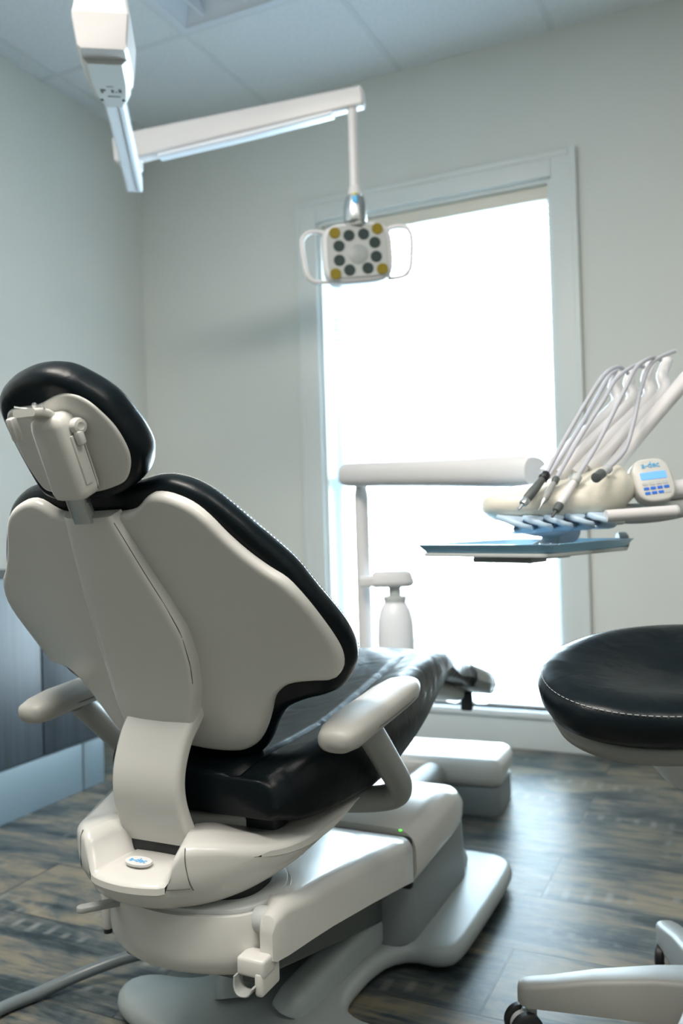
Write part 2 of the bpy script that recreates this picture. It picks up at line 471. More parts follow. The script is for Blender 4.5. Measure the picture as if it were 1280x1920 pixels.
# ------------------------------------------------------------------ room shell
H, D, XL, XR, YN = 2.7, 3.26, -2.52, 2.2, -3.4
WX0, WX1, WZ0, WZ1 = -1.605, -0.622, 0.145, 2.15           # window opening
def struct(name, bm, m, **k): return tag(link(name, bm, m, None, **k), kind='structure')
bm = new_bm(); add_box(bm, ((XL + XR) / 2, (YN + D) / 2, -0.05), (XR - XL + 0.4, D - YN + 0.4, 0.1)); struct('floor', bm, 'floor', smooth=False)
T = 0.16
bm = new_bm()
for x0, x1, z0, z1 in ((XL - T, WX0, 0, H), (WX1, XR + T, 0, H), (WX0, WX1, WZ1, H), (WX0, WX1, 0, WZ0)):
    add_box(bm, ((x0 + x1) / 2, D + T / 2, (z0 + z1) / 2), (x1 - x0, T, z1 - z0))
struct('wall_back', bm, 'wall', smooth=False)
bm = new_bm(); add_box(bm, (XL - T / 2, (YN + D) / 2, H / 2), (T, D - YN, H)); struct('wall_left', bm, 'wall', smooth=False)
bm = new_bm(); add_box(bm, (XR + T / 2, (YN + D) / 2, H / 2), (T, D - YN, H)); struct('wall_right', bm, 'wall', smooth=False)
bm = new_bm(); add_box(bm, ((XL + XR) / 2, YN - T / 2, H / 2), (XR - XL + 2 * T, T, H)); struct('wall_rear', bm, 'rear_bounce', smooth=False)
# ceiling with a hole for the troffer
LX0, LX1, LY0, LY1 = -1.815, -1.225, 1.43, 2.63
bm = new_bm()
for x0, x1, y0, y1 in ((XL, LX0, YN, D), (LX1, XR, YN, D), (LX0, LX1, YN, LY0), (LX0, LX1, LY1, D)):
    add_box(bm, ((x0 + x1) / 2, (y0 + y1) / 2, H + 0.01), (x1 - x0, y1 - y0, 0.02))
add_box(bm, ((XL + XR) / 2, (YN + D) / 2, H + 0.2), (XR - XL + 0.3, D - YN + 0.3, 0.02))
struct('ceiling', bm, 'ceil', smooth=False)
bm = new_bm()
for k in range(-1, 6):
    x = -1.82 + 0.608 * k
    if XL < x < XR: add_box(bm, (x, (YN + D) / 2, H - 0.001), (0.022, D - YN, 0.004))
for k in range(0, 8):
    y = 2.636 - 0.61 * k
    for x0, x1 in ((XL, LX0 - 0.005), (LX1 + 0.005, XR)) if LY0 + 0.02 < y < LY1 - 0.02 else ((XL, XR),):
        add_box(bm, ((x0 + x1) / 2, y, H - 0.001), (x1 - x0, 0.022, 0.0042))
struct('trim_5', bm, 'gridbar', smooth=False)
bm = new_bm(); add_box(bm, ((-0.525 + XR) / 2, D - 0.006, 0.055), (XR + 0.525, 0.012, 0.11), 0.003); struct('baseboard_back', bm, 'baseb')
bm = new_bm(); add_box(bm, ((XL - 1.702) / 2, D - 0.006, 0.055), (-1.702 - XL, 0.012, 0.11), 0.003); struct('baseboard_corner', bm, 'baseb')
# window casing (stepped profile) down to the floor, with a panel under the sill
def casing(name, x0, x1, z0, z1):
    bm = new_bm(); add_box(bm, ((x0 + x1) / 2, D - 0.009, (z0 + z1) / 2), (x1 - x0, 0.018, z1 - z0), 0.003)
    return bm
CXL, CXR, CZ = -1.700, -0.527, 2.243
bm = casing('', CXL, WX0, 0, CZ); add_box(bm, (CXL + 0.012, D - 0.011, CZ / 2), (0.024, 0.022, CZ), 0.003); struct('trim_1', bm, 'trimpaint')
bm = casing('', WX1, CXR, 0, CZ); add_box(bm, (CXR - 0.012, D - 0.011, CZ / 2), (0.024, 0.022, CZ), 0.003); struct('trim_2', bm, 'trimpaint')
bm = casing('', WX0, WX1, WZ1, CZ); add_box(bm, ((CXL + CXR) / 2, D - 0.011, CZ - 0.012), (CXR - CXL - 0.0484, 0.022, 0.024), 0.003); struct('trim_3', bm, 'trimpaint')
bm = new_bm(); add_box(bm, ((WX0 + WX1) / 2, D - 0.008, 0.058), (WX1 - WX0, 0.016, 0.116), 0.002); struct('trim_4', bm, 'trimpaint')
# window unit
win = thing('window_1', None, None, ((WX0 + WX1) / 2, D + 0.08, WZ0)); tag(win, kind='structure')
bm = new_bm(); add_box(bm, ((WX0 + WX1) / 2, D + 0.055, WZ0 - 0.013), (WX1 - WX0 + 0.02, 0.17, 0.026), 0.006); link('window_sill', bm, 'sash', win)
bm = new_bm()
for x in (WX0 + 0.008, WX1 - 0.008): add_box(bm, (x, D + 0.08, (WZ0 + WZ1) / 2), (0.016, 0.155, WZ1 - WZ0))
add_box(bm, ((WX0 + WX1) / 2, D + 0.08, WZ1 - 0.008), (WX1 - WX0 - 0.0324, 0.155, 0.016))
link('window_jamb', bm, 'trimpaint', win, smooth=False)
def sash(z0, z1, y):
    bm = new_bm(); w = 0.028
    for x in (WX0 + 0.016 + w / 2, WX1 - 0.016 - w / 2): add_box(bm, (x, y, (z0 + z1) / 2), (w, 0.034, z1 - z0), 0.004)
    for z in (z0 + w / 2, z1 - w / 2): add_box(bm, ((WX0 + WX1) / 2, y, z), (WX1 - WX0 - 0.032 - 2 * w + 0.004, 0.033, w), 0.004)
    s = link('window_sash', bm, 'sash', win)
    bm = new_bm(); add_box(bm, ((WX0 + WX1) / 2, y, (z0 + z1) / 2), (WX1 - WX0 - 0.08, 0.005, z1 - z0 - 0.05)); link('glass_pane', bm, 'glass', s, smooth=False)
sash(1.03, WZ1 - 0.016, D + 0.135); sash(WZ0 - 0.02, 1.075, D + 0.098)
# venetian blind
bl = thing('window_blind', 'white slatted window blind lowered over the tall bright window', 'blind', ((WX0 + WX1) / 2, D + 0.035, WZ1 - 0.03))
bx0, bx1 = WX0 + 0.0165, WX1 - 0.0165
bm = new_bm(); add_box(bm, ((bx0 + bx1) / 2, D + 0.035, WZ1 - 0.045), (bx1 - bx0, 0.04, 0.05), 0.004); link('headrail', bm, 'cream', bl)
bm = new_bm(); add_box(bm, ((bx0 + bx1) / 2, D + 0.035, WZ0 + 0.010), (bx1 - bx0, 0.024, 0.012), 0.004); link('bottom_rail', bm, 'sash', bl)
bm = new_bm(); z = WZ0 + 0.035
while z < WZ1 - 0.075:
    rings = []
    for x in (bx0, bx1):
        r = []
        for k in range(5):
            a = (k / 4 - 0.5); yy = a * 0.025; r.append(V((x, D + 0.035 + yy, z + yy * -0.08 + 0.0016 * (1 - 4 * a * a))))
        for k in range(4, -1, -1):
            a = (k / 4 - 0.5); yy = a * 0.025; r.append(V((x, D + 0.035 + yy, z + yy * -0.08 + 0.0016 * (1 - 4 * a * a) - 0.0006)))
        rings.append(r)
    add_rings(bm, rings); z += 0.0215
link('slats', bm, 'slat', bl, smooth=False)
for x in (bx0 + 0.12, (bx0 + bx1) / 2, bx1 - 0.12):
    bm = new_bm()
    for yy in (0.0215, 0.0485): add_tube(bm, [(x, D + yy, WZ0 + 0.03), (x, D + yy, WZ1 - 0.06)], 0.0007, 6, 0)
    link('ladder_cord', bm, 'sash', bl)

# ceiling troffer
tr = thing('ceiling_light', 'unlit recessed ceiling troffer with white reflector ribs, near the left wall', 'ceiling light', ((LX0 + LX1) / 2, (LY0 + LY1) / 2, H))
bm = new_bm(); w = 0.03
for x in (LX0 + w / 2, LX1 - w / 2): add_box(bm, (x, (LY0 + LY1) / 2, H - 0.001), (w, LY1 - LY0, 0.012), 0.002)
for y in (LY0 + w / 2, LY1 - w / 2): add_box(bm, ((LX0 + LX1) / 2, y, H - 0.001), (LX1 - LX0 - 2 * w + 0.002, w, 0.0118), 0.002)
link('frame', bm, 'lampwhite', tr)
bm = new_bm()
a = [V((LX0 + w, LY0 + w, H)), V((LX1 - w, LY0 + w, H)), V((LX1 - w, LY1 - w, H)), V((LX0 + w, LY1 - w, H))]
c = V(((LX0 + LX1) / 2, (LY0 + LY1) / 2, H))
b_ = [V((c.x + (p.x - c.x) * 0.72, c.y + (p.y - c.y) * 0.86, H + 0.09)) for p in a]
add_rings(bm, [a, b_], False, True); link('reflector', bm, 'lampwhite', tr, smooth=False)
for dx in (-0.09, 0.09):
    bm = new_bm(); add_tube(bm, [(c.x + dx, LY0 + 0.15, H + 0.06), (c.x + dx, LY1 - 0.15, H + 0.06)], 0.013, 12, 0); link('lamp_tube', bm, 'offwhite', tr)
bm = new_bm()
for dx in (-0.18, 0, 0.18): add_box(bm, (c.x + dx, c.y, H + 0.03), (0.008, LY1 - LY0 - 0.1, 0.05))
link('rib', bm, 'lampwhite', tr, smooth=False)

# storage cabinet along the left wall
CX, CY0, CY1, CZ0, CZ1 = -2.055, 0.2, 2.365, 0.162, 0.745
cb = thing('storage_cabinet', 'dark grained base cabinet with blue grey plinth against left wall', 'cabinet', ((CX + XL) / 2, (CY0 + CY1) / 2, 0))
bm = new_bm(); add_box(bm, ((CX - 0.02 + XL + 0.004) / 2, (CY0 + CY1) / 2, (CZ0 + CZ1) / 2), (CX - 0.024 - XL, CY1 - CY0, CZ1 - CZ0), 0.002); link('body', bm, 'cab', cb, smooth=False)
ys = [CY0, 0.62, 1.10, 1.59, 2.085, CY1]
for y0, y1 in zip(ys, ys[1:]):
    bm = new_bm(); add_box(bm, (CX - 0.011, (y0 + y1) / 2, (CZ0 + CZ1) / 2), (0.018, y1 - y0 - 0.006, CZ1 - CZ0 - 0.004), 0.002); link('door', bm, 'cab', cb)
for y0, y1 in ((CY0, 1.25), (1.25, 2.262), (2.266, CY1 + 0.005)):
    bm = new_bm(); add_box(bm, ((CX - 0.004 + XL + 0.004) / 2, (y0 + y1) / 2, 0.08), (CX - 0.008 - XL, y1 - y0 - 0.004, 0.16), 0.002); link('plinth_panel', bm, 'toebase', cb)

# ------------------------------------------------------------------ dental chair
XC = -0.795
def ch(x, y, z): return V((XC + x, y, z))
chair = thing('dental_chair', 'white and black reclining dental chair seen from behind, armrests down', 'dental chair', (XC, 1.45, 0))
# base plate
R_ = [(0, 1.165), (0.12, 1.175), (0.20, 1.195), (0.255, 1.225), (0.275, 1.262), (0.268, 1.295), (0.235, 1.318), (0.185, 1.326), (0.148, 1.345), (0.128, 1.39), (0.126, 1.44), (0.130, 1.50), (0.146, 1.555), (0.178, 1.582),
      (0.222, 1.582), (0.252, 1.60), (0.264, 1.64), (0.268, 1.80), (0.266, 1.98), (0.256, 2.05), (0.225, 2.088), (0.18, 2.10), (0, 2.10)]
poly = [(XC + x, y) for x, y in R_] + [(XC - x, y) for x, y in reversed(R_[1:-1])]
poly = [tuple(p.xy) for p in resample(catmull([V((a, b, 0)) for a, b in poly], 4, True), 150)]
bm = new_bm(); add_prism(bm, poly, 0.012, 0.052, 0.018, 5); link('base_plate', bm, 'plate', chair)
for x, y in ((0.2, 1.66), (0.2, 2.0), (-0.2, 1.66), (-0.2, 2.0), (0.2, 1.26), (-0.2, 1.26)):
    bm = new_bm(); add_lathe(bm, [(0.02, 0), (0.02, 0.014)], ch(x, y, 0), n=16); link('levelling_foot', bm, 'blackp', chair)
for s in (-1, 1):
    bm = new_bm()
    add_sweep(bm, catmull([ch(s * 0.060, 1.30, 0.046), ch(s * 0.064, 1.315, 0.058), ch(s * 0.074, 1.40, 0.068), ch(s * 0.090, 1.56, 0.075), ch(s * 0.12, 1.75, 0.08), ch(s * 0.13, 1.95, 0.08), ch(s * 0.13, 2.0, 0.05)], 6),
              rrect(0.030, 0.034, 0.022), scales=None)
    link('base_rail', bm, 'plate', chair)
# column skirt and cover
bm = new_bm(); add_prism(bm, [(XC + a, 1.77 + b) for a, b in rrect(0.176, 0.205, 0.05)], 0.045, 0.19, 0.01, 3, taper=0.004); link('column_skirt', bm, 'skirt', chair)
prof = [(a, b) for a, b in rrect(0.195, 0.058, 0.042, 6)]
bm = new_bm()
path = [ch(0, 1.578, 0.224), ch(0, 1.585, 0.224), ch(0, 1.70, 0.227), ch(0, 1.82, 0.228), ch(0, 1.885, 0.222), ch(0, 1.93, 0.208), ch(0, 1.95, 0.196)]
sc = [(0.985, 0.97), (1, 1), (1, 1), (0.99, 0.99), (0.96, 0.9), (0.90, 0.7), (0.8, 0.45)]
add_sweep(bm, path, prof, scales=sc); link('column_cover', bm, 'white', chair)
bm = new_bm(); add_box(bm, (XC, 1.568, 0.22), (0.375, 0.02, 0.10), 0.008); link('cover_gap', bm, 'blackp', chair)
bm = new_bm(); mt = frame(ch(0.165, 1.566, 0.281)); 
add_rings(bm, [[mt @ V((r * math.cos(2 * PI * k / 16), r * math.sin(2 * PI * k / 16), z)) for k in range(16)] for r, z in ((0.0032, 0), (0.0032, 0.002), (0.0018, 0.002), (0.0018, 0.0005))]); link('indicator_light', bm, 'green', chair)
# lift arm (sloping cover, open towards the floor)
bm = new_bm()
def lift_sec(y, zt, zb, w, wl):
    r = min(0.024, (w + wl) * 0.48); pts = [(w, zb), (w, zt - r)]
    for k in range(1, 7):
        a = (PI / 2) * k / 6; pts.append((w - r + r * math.cos(a), zt - r + r * math.sin(a)))
    for k in range(7):
        a = (PI / 2) * (1 - k / 6); pts.append((-wl + r - r * math.cos(a), zt - r + r * math.sin(a)))
    pts.append((-wl, zb))
    return [ch(x, y, z) for x, z in pts]
add_rings(bm, [lift_sec(1.020, 0.335, 0.292, 0.192, -0.172), lift_sec(1.026, 0.350, 0.289, 0.195, -0.169), lift_sec(1.06, 0.356, 0.283, 0.196, -0.160), lift_sec(1.13, 0.346, 0.273, 0.196, -0.08), lift_sec(1.2, 0.336, 0.262, 0.196, 0.03), lift_sec(1.35, 0.311, 0.234, 0.196, 0.12), lift_sec(1.5, 0.286, 0.204, 0.196, 0.19), lift_sec(1.552, 0.276, 0.192, 0.195, 0.195), lift_sec(1.56, 0.270, 0.194, 0.19, 0.19)])
link('lift_arm_cover', bm, 'white', chair, angle=50)
bm = new_bm(); add_sweep(bm, [ch(0, 1.10, 0.262), ch(0, 1.60, 0.135)], rrect(0.12, 0.05, 0.01)); link('lift_linkage', bm, 'darkgrey', chair)
# lower pivot housing (drum), rounded towards the rear
arc = [(-0.02, 1.225), (-0.10, 1.20), (-0.140, 1.155), (-0.145, 1.11), (-0.122, 1.06), (-0.080, 1.018), (-0.025, 0.992), (0.035, 0.984), (0.090, 0.992), (0.140, 1.012), (0.162, 1.040), (0.168, 1.075), (0.162, 1.13), (0.13, 1.18), (0.06, 1.22)]
arcp = [tuple(p.xy) for p in catmull([V((a, b, 0)) for a, b in arc], 5)]
bm = new_bm()
rings = []
for k in range(9):
    a = k / 8 * PI / 2
    ins = 0.05 * (1 - math.sin(a)); z = 0.318 - 0.056 + 0.0 + (0.035) * (1 - math.cos(a)) - 0.004
    rings.append([ch(x * (1 - ins * 2.0), 1.14 + (y - 1.14) * (1 - ins * 3.0), z) for x, y in arcp])
for z in (0.30, 0.335, 0.346): rings.append([ch(x * (1.0 if z < 0.34 else 0.985), 1.14 + (y - 1.14) * (1.0 if z < 0.34 else 0.985), z) for x, y in arcp])
add_rings(bm, rings); link('pivot_housing', bm, 'white', chair)
# slot and turntable between drum and bowl
bm = new_bm(); add_prism(bm, [(XC + a * 0.8, 1.13 + (b - 1.13) * 0.72) for a, b in arcp], 0.34, 0.40, 0.004, 2); link('turntable', bm, 'blackp', chair)
bm = new_bm(); add_prism(bm, [(XC + a * 0.93 + 0.004, 1.13 + (b - 1.13) * 0.93) for a, b in arcp], 0.345, 0.353, 0.002, 2); link('turntable_ring', bm, 'lightgrey', chair)
# pivot pin, side bracket with clear hook
bm = new_bm(); add_lathe(bm, [(0.016, 0), (0.018, 0.003), (0.018, 0.03)], ch(0.152, 1.045, 0.334), (1, 0, 0), 20); link('pivot_pin', bm, 'lightgrey', chair)
bm = new_bm(); add_box(bm, ch(0.168, 1.015, 0.288), (0.044, 0.034, 0.026), 0.005)
add_box(bm, ch(0.181, 1.022, 0.268), (0.014, 0.050, 0.034), 0.005)
link('side_bracket', bm, 'white', chair)
bm = new_bm()
add_sweep(bm, catmull([ch(0.148, 1.0, 0.278), ch(0.149, 0.998, 0.264), ch(0.156, 0.996, 0.256), ch(0.170, 0.996, 0.257), ch(0.176, 1.0, 0.266)], 5), rrect(0.011, 0.0014, 0.0013), fixed_r=(0, 1, 0))
link('cable_hook', bm, 'tube', chair)
# brake lever
bm = new_bm(); p0, p1 = ch(-0.104, 0.966, 0.336), ch(0.02, 1.10, 0.337)
dr = (p1 - p0).normalized(); mt = frame(p0, dr, (-dr.y, dr.x, 0))
add_prism(bm, [(0.009 + 0.009 * math.cos(a), 0.009 * math.sin(a)) for a in [PI / 2 + PI * k / 10 for k in range(11)]] + [(0.18, -0.009), (0.18, 0.009)], -0.004, 0.004, 0.0015, 2, mtx=mt)
link('brake_lever', bm, 'tube', chair)
# stop rod
bm = new_bm(); add_lathe(bm, [(0.008, 0.0), (0.0095, 0.004), (0.0105, 0.03), (0.0105, 0.06), (0.009, 0.10)], ch(-0.250, 1.20, 0.182), n=18); rod = link('stop_rod', bm, 'white', chair)
bm = new_bm(); add_lathe(bm, [(0.004, 0.0), (0.0075, 0.001), (0.0075, 0.010)], ch(-0.250, 1.20, 0.173), n=18); link('rod_tip', bm, 'blackp', rod)
bm = new_bm(); add_box(bm, ch(-0.175, 1.20, 0.280), (0.17, 0.024, 0.012), 0.003); link('rod_bracket', bm, 'white', chair)

# seat bowl: boat-stern shell with a notch for the back link
def bowl_half(th):  # plan half-ellipse, th from -90..90 (0 = rear)
    return (0.222 * math.sin(th), 1.255 - 0.315 * math.cos(th))
NT = 64; bm = new_bm(); rings_o = []
cols = []
for i in range(NT + 1):
    th = -PI / 2 + PI * i / NT
    x, y = bowl_half(th); ax = abs(x)
    s = abs(th) / (PI / 2)                       # 0 rear .. 1 front end
    # rim height
    zr = 0.458
    if ax < 0.115:
        q = min(max((ax - 0.062) / 0.020, 0), 1); q = q * q * (3 - 2 * q); zr = 0.402 + (0.452 - 0.402) * q
    k = min(max((s - 0.30) / 0.35, 0), 1); k = k * k * (3 - 2 * k)
    if ax >= 0.10: zr = 0.452 * (1 - k) + 0.430 * k
    k2 = min(max((s - 0.70) / 0.30, 0), 1); zr += 0.018 * k2
    # bottom height: rises to the front
    zb = 0.352 + 0.10 * (max(s - 0.15, 0) / 0.85) ** 2.6
    zb = min(zb, zr - 0.004)
    col = []
    nx, ny = math.sin(th), -math.cos(th)
    h = zr - zb; rr = min(0.014, h * 0.4)
    for j in range(7):                            # rounded underside
        a = PI / 2 * j / 6; dep = min(0.060, h * 0.9)
        col.append((x - nx * 0.055 * (1 - math.sin(a)), y - ny * 0.055 * (1 - math.sin(a)), zb + dep * (1 - math.cos(a))))
    for j in range(1, 4): col.append((x, y, zb + min(0.06, h * 0.9) + (zr - rr - zb - min(0.06, h * 0.9)) * j / 3))
    for j in range(1, 6):
        a = PI / 2 * j / 5; col.append((x - nx * rr * (1 - math.cos(a)), y - ny * rr * (1 - math.cos(a)), zr - rr + rr * math.sin(a)))
    flat = 0.030
    col.append((x - nx * (rr + flat), y - ny * (rr + flat), zr + (0.006 if ax < 0.06 else 0.004)))
    col.append((x - nx * (rr + flat + 0.05), y - ny * (rr + flat + 0.05), zr + (0.012 if ax < 0.06 else -0.0)))
    col.append((x - nx * (rr + flat + 0.06), y - ny * (rr + flat + 0.06), 0.39))
    cols.append([ch(*p) for p in col])
vs = [[bm.verts.new(p) for p in c_] for c_ in cols]
for a_, b2 in zip(vs, vs[1:]):
    for j in range(len(a_) - 1): bm.faces.new((a_[j], b2[j], b2[j + 1], a_[j + 1]))
bowl = link('seat_bowl', bm, 'white', chair, angle=100)
# inner cross body that closes the bowl and carries the seat
bm = new_bm(); add_prism(bm, [(XC + a * 0.70, 1.27 + b * 0.62) for a, b in superell(0.22, 0.30, 2.6, 48)], 0.395, 0.452, 0.008, 3); link('seat_support', bm, 'white', chair)
bm = new_bm(); add_box(bm, ch(0, 1.26, 0.44), (0.30, 0.30, 0.06), 0.012); link('seat_frame', bm, 'blackp', chair)
# thin seam lines of the bowl
def seam_line(name, pts, r=0.0007):
    bm = new_bm(); add_tube(bm, pts, r, 6, 6); return link(name, bm, 'seam', bowl)
def on_bowl(th, z, out=0.0006):
    x, y = bowl_half(th); return ch(x + math.sin(th) * out, y - math.cos(th) * out, z)
for th in (-0.46, 0.415):
    seam_line('bowl_seam', [on_bowl(th, 0.450, -0.004), on_bowl(th, 0.440, -0.0004), on_bowl(th * 1.01, 0.425, -0.0002), on_bowl(th * 1.05, 0.405, -0.0006), on_bowl(th * 1.10, 0.392, -0.0024)])
seam_line('bowl_seam', [on_bowl(-0.49 + 0.93 * k / 14, 0.395, -0.0014) for k in range(15)])
# logo plate on the notch ledge
lx, ly, lz = -0.004, 0.985, 0.4150
mt = frame(ch(lx, ly, lz), (1, -0.02, 0.0), (0.02, 1, 0.14))
bm = new_bm(); add_prism(bm, superell(0.022, 0.0115, 2.2, 40), -0.004, -0.0002, 0.0002, 1, mtx=mt); badge = link('badge', bm, 'offwhite', chair)
text_mesh('logo_lettering', 'a-dec', 0.0135, mt @ Matrix.Translation((0, 0, 0.0002)), 'cyan', badge, 0.0002)
# dark slot behind the link
bm = new_bm(); add_box(bm, ch(0, 1.055, 0.424), (0.135, 0.06, 0.03), 0.004); link('link_slot', bm, 'blackp', chair)

# back link strap
path = catmull([ch(-0.002, 1.054, 0.405), ch(-0.002, 1.037, 0.432), ch(-0.004, 1.016, 0.485), ch(-0.004, 1.013, 0.530), ch(-0.004, 1.030, 0.575), ch(-0.003, 1.054, 0.605), ch(-0.003, 1.067, 0.622)], 8)
bm = new_bm(); n_ = len(path)
add_sweep(bm, path, rrect(0.062, 0.013, 0.009), fixed_r=(1, 0, 0), scales=[(1.05 - 0.09 * math.sin(PI * min(1, i / (n_ - 1) * 1.0)) , 1) for i in range(n_)])
link('back_link', bm, 'white', chair)

# backrest frame of reference
TA, PSI = 0.440, -0.0279
BB = V((-0.803, 1.061, 0.607)); SV = V((math.cos(PSI), math.sin(PSI), 0)); FV = V((-math.sin(PSI), math.cos(PSI), 0))
TV = V((0, 0, 1)) * math.cos(TA) - FV * math.sin(TA); NV = FV * math.cos(TA) + V((0, 0, 1)) * math.sin(TA)
CK = [(-0.15, 0.72), (-0.07, 0.716), (0.05, 0.561), (0.20, 0.227), (0.36, 0.012), (0.5, 0.0)]
def wing(t):                                  # how far the wings wrap forward at height t
    t = min(max(t, -0.149), 0.499)
    for i in range(len(CK) - 1):
        if CK[i][0] <= t <= CK[i + 1][0]:
            f = (t - CK[i][0]) / (CK[i + 1][0] - CK[i][0]); g = f * f * (3 - 2 * f); f = 0.5 * f + 0.5 * g
            return CK[i][1] + (CK[i + 1][1] - CK[i][1]) * f
def bmap(s, t, d):
    return BB + SV * s + TV * t + NV * (wing(t) * abs(s) ** 1.733 + d)
S_R = [(0.0, 0.330), (0.052, 0.332), (0.075, 0.339), (0.095, 0.353), (0.111, 0.357), (0.133, 0.353), (0.16, 0.339), (0.179, 0.318), (0.195, 0.291), (0.215, 0.262), (0.236, 0.237), (0.258, 0.214), (0.274, 0.178), (0.283, 0.134), (0.287, 0.088), (0.284, 0.06), (0.276, 0.042), (0.263, 0.035), (0.24, 0.038), (0.212, 0.039), (0.194, 0.032), (0.176, 0.014), (0.164, -0.011), (0.151, -0.036), (0.134, -0.06), (0.112, -0.072), (0.089, -0.073), (0.057, -0.069), (0.022, -0.062), (0, -0.061)]
U_R = [(0.0, 0.364), (0.052, 0.363), (0.1, 0.370), (0.140, 0.364), (0.177, 0.342), (0.206, 0.309), (0.233, 0.272), (0.259, 0.232), (0.279, 0.180), (0.292, 0.128), (0.295, 0.076), (0.287, 0.038), (0.265, 0.007), (0.239, -0.004), (0.208, -0.008), (0.177, -0.02), (0.155, -0.047), (0.138, -0.075), (0.115, -0.098), (0.075, -0.110), (0.03, -0.113), (0, -0.113)]
def mirror(L): return L + [(-a, b) for a, b in reversed(L[1:-1])]
bm = new_bm()
edge = [(0.010, -0.0), (0.0055, 0.0006), (0.002, 0.0035), (0.0, 0.008), (0.0, 0.016), (0.006, 0.018)]
add_pillow(bm, mirror(S_R), bmap, edge, (0, 0.13), (lambda u: 0.0, lambda u: 0.0), n=180); link('backrest_shell', bm, 'white', chair, angle=70)
bm = new_bm()
edge = [(0.016, 0.0175), (0.006, 0.0205), (0.0015, 0.027), (0.0, 0.036), (0.0015, 0.046), (0.006, 0.054), (0.014, 0.060)]
add_pillow(bm, mirror(U_R), bmap, edge, (0, 0.13), (lambda u: 0.0004, lambda u: 0.012 * math.sin(u * PI / 2)), n=180); up_ = link('backrest_cushion', bm, 'black', chair, angle=70)
# double stitching along the cushion rim
bm = new_bm()
Pst = resample(catmull([V((a, b, 0)) for a, b in mirror(U_R)], 6, True), 900)
for off in (0.050,):
    for k in range(0, 900, 3):
        a_, b2 = Pst[k], Pst[(k + 2) % 900]
        ctr = V((0, 0.13, 0))
        q = [bmap(*(p + (ctr - p).normalized() * 0.0028).xy, off) for p in (a_, b2)]
        add_tube(bm, q, 0.0007, 4, 0)
link('stitching', bm, 'thread', up_)
# raised spine cover on the shell
SP = [(0.335, -0.040, 0.040, 0.015), (0.30, -0.045, 0.052, 0.017), (0.25, -0.051, 0.067, 0.018), (0.20, -0.058, 0.083, 0.018), (0.15, -0.062, 0.094, 0.018), (0.10, -0.066, 0.091, 0.018), (0.05, -0.070, 0.081, 0.020), (0.02, -0.069, 0.069, 0.023), (-0.005, -0.067, 0.064, 0.024)]
bm = new_bm(); rings = []
ts = [SP[0][0] + (SP[-1][0] - SP[0][0]) * k / 36 for k in range(37)]
def spv(t, j):
    for a_, b2 in zip(SP, SP[1:]):
        if b2[0] <= t <= a_[0] + 1e-9:
            f = (a_[0] - t) / (a_[0] - b2[0]); return a_[j] + (b2[j] - a_[j]) * f
    return SP[-1][j]
for t in ts:
    l, r, h = spv(t, 1), spv(t, 2), spv(t, 3)
    top = min(1, (0.335 - t) / 0.012); hh = h * (0.86 + 0.14 * math.sqrt(max(0, 1 - (1 - top) ** 2)))
    sec = []
    pr = [(l - 0.014, 0.006), (l - 0.008, -hh * 0.25), (l - 0.003, -hh * 0.62), (l + 0.004, -hh * 0.90), (l + 0.014, -hh), (l + (r - l) * 0.35, -hh - 0.002), (l + (r - l) * 0.65, -hh - 0.002), (r - 0.010, -hh), (r - 0.004, -hh * 0.96), (r - 0.0005, -hh * 0.78), (r + 0.0005, -hh * 0.4), (r + 0.001, 0.012)]
    for s_, d in pr: sec.append(BB + SV * s_ + TV * t + NV * d)
    rings.append(sec)
add_rings(bm, rings); spine = link('spine_cover', bm, 'white', chair, angle=48)
bm = new_bm(); add_tube(bm, [BB + SV * (spv(t, 2) - 0.0006) + TV * t + NV * (-spv(t, 3) * 0.72) for t in ts[1:-8:3]], 0.0008, 6, 4); link('spine_seam', bm, 'seam', spine)

# headrest
HA = math.radians(33); HB = V((XC - 0.006, 0.892, 0.942)); HV = V((0, -math.sin(HA), math.cos(HA))); HN = V((0, math.cos(HA), math.sin(HA)))
CHR = 1.3
def hmap(s, t, d): return HB + V((s, 0, 0)) + HV * t + HN * (CHR * s * s + d)
Hh = [(-0.002, 0.170), (0.034, 0.166), (0.062, 0.147), (0.087, 0.118), (0.100, 0.082), (0.106, 0.050), (0.103, 0.026), (0.087, 0.001), (0.058, -0.015), (0.026, -0.022), (-0.006, -0.023),
      (-0.040, -0.024), (-0.068, -0.021), (-0.086, -0.010), (-0.093, 0.020), (-0.096, 0.066), (-0.094, 0.108), (-0.087, 0.130), (-0.072, 0.147), (-0.040, 0.163)]
head = None
bm = new_bm()
edge = [(0.014, -0.0010), (0.006, 0.003), (0.0015, 0.012), (0.0, 0.024), (0.001, 0.036), (0.006, 0.046), (0.014, 0.052)]
add_pillow(bm, Hh, hmap, edge, (-0.008, 0.07), (lambda u: 0.006 * u, lambda u: 0.016 * math.sin(u * PI / 2)), n=140); head = link('headrest', bm, 'black', chair, angle=70)
HPo = [(-0.004, 0.128), (0.030, 0.137), (0.052, 0.136), (0.072, 0.120), (0.088, 0.088), (0.094, 0.054), (0.090, 0.030), (0.074, 0.008), (0.050, 0.0), (0.020, -0.004), (-0.02, -0.004), (-0.050, -0.003), (-0.068, 0.004), (-0.077, 0.030), (-0.080, 0.066), (-0.077, 0.100), (-0.064, 0.120), (-0.040, 0.126)]
bm = new_bm()
edge = [(0.004, -0.0035), (0.0015, -0.003), (0.0, -0.001), (0.0, 0.006)]
add_pillow(bm, HPo, hmap, edge, (-0.006, 0.065), (lambda u: 0.0, lambda u: 0.004), n=120); link('headrest_back_plate', bm, 'white', head, angle=70)
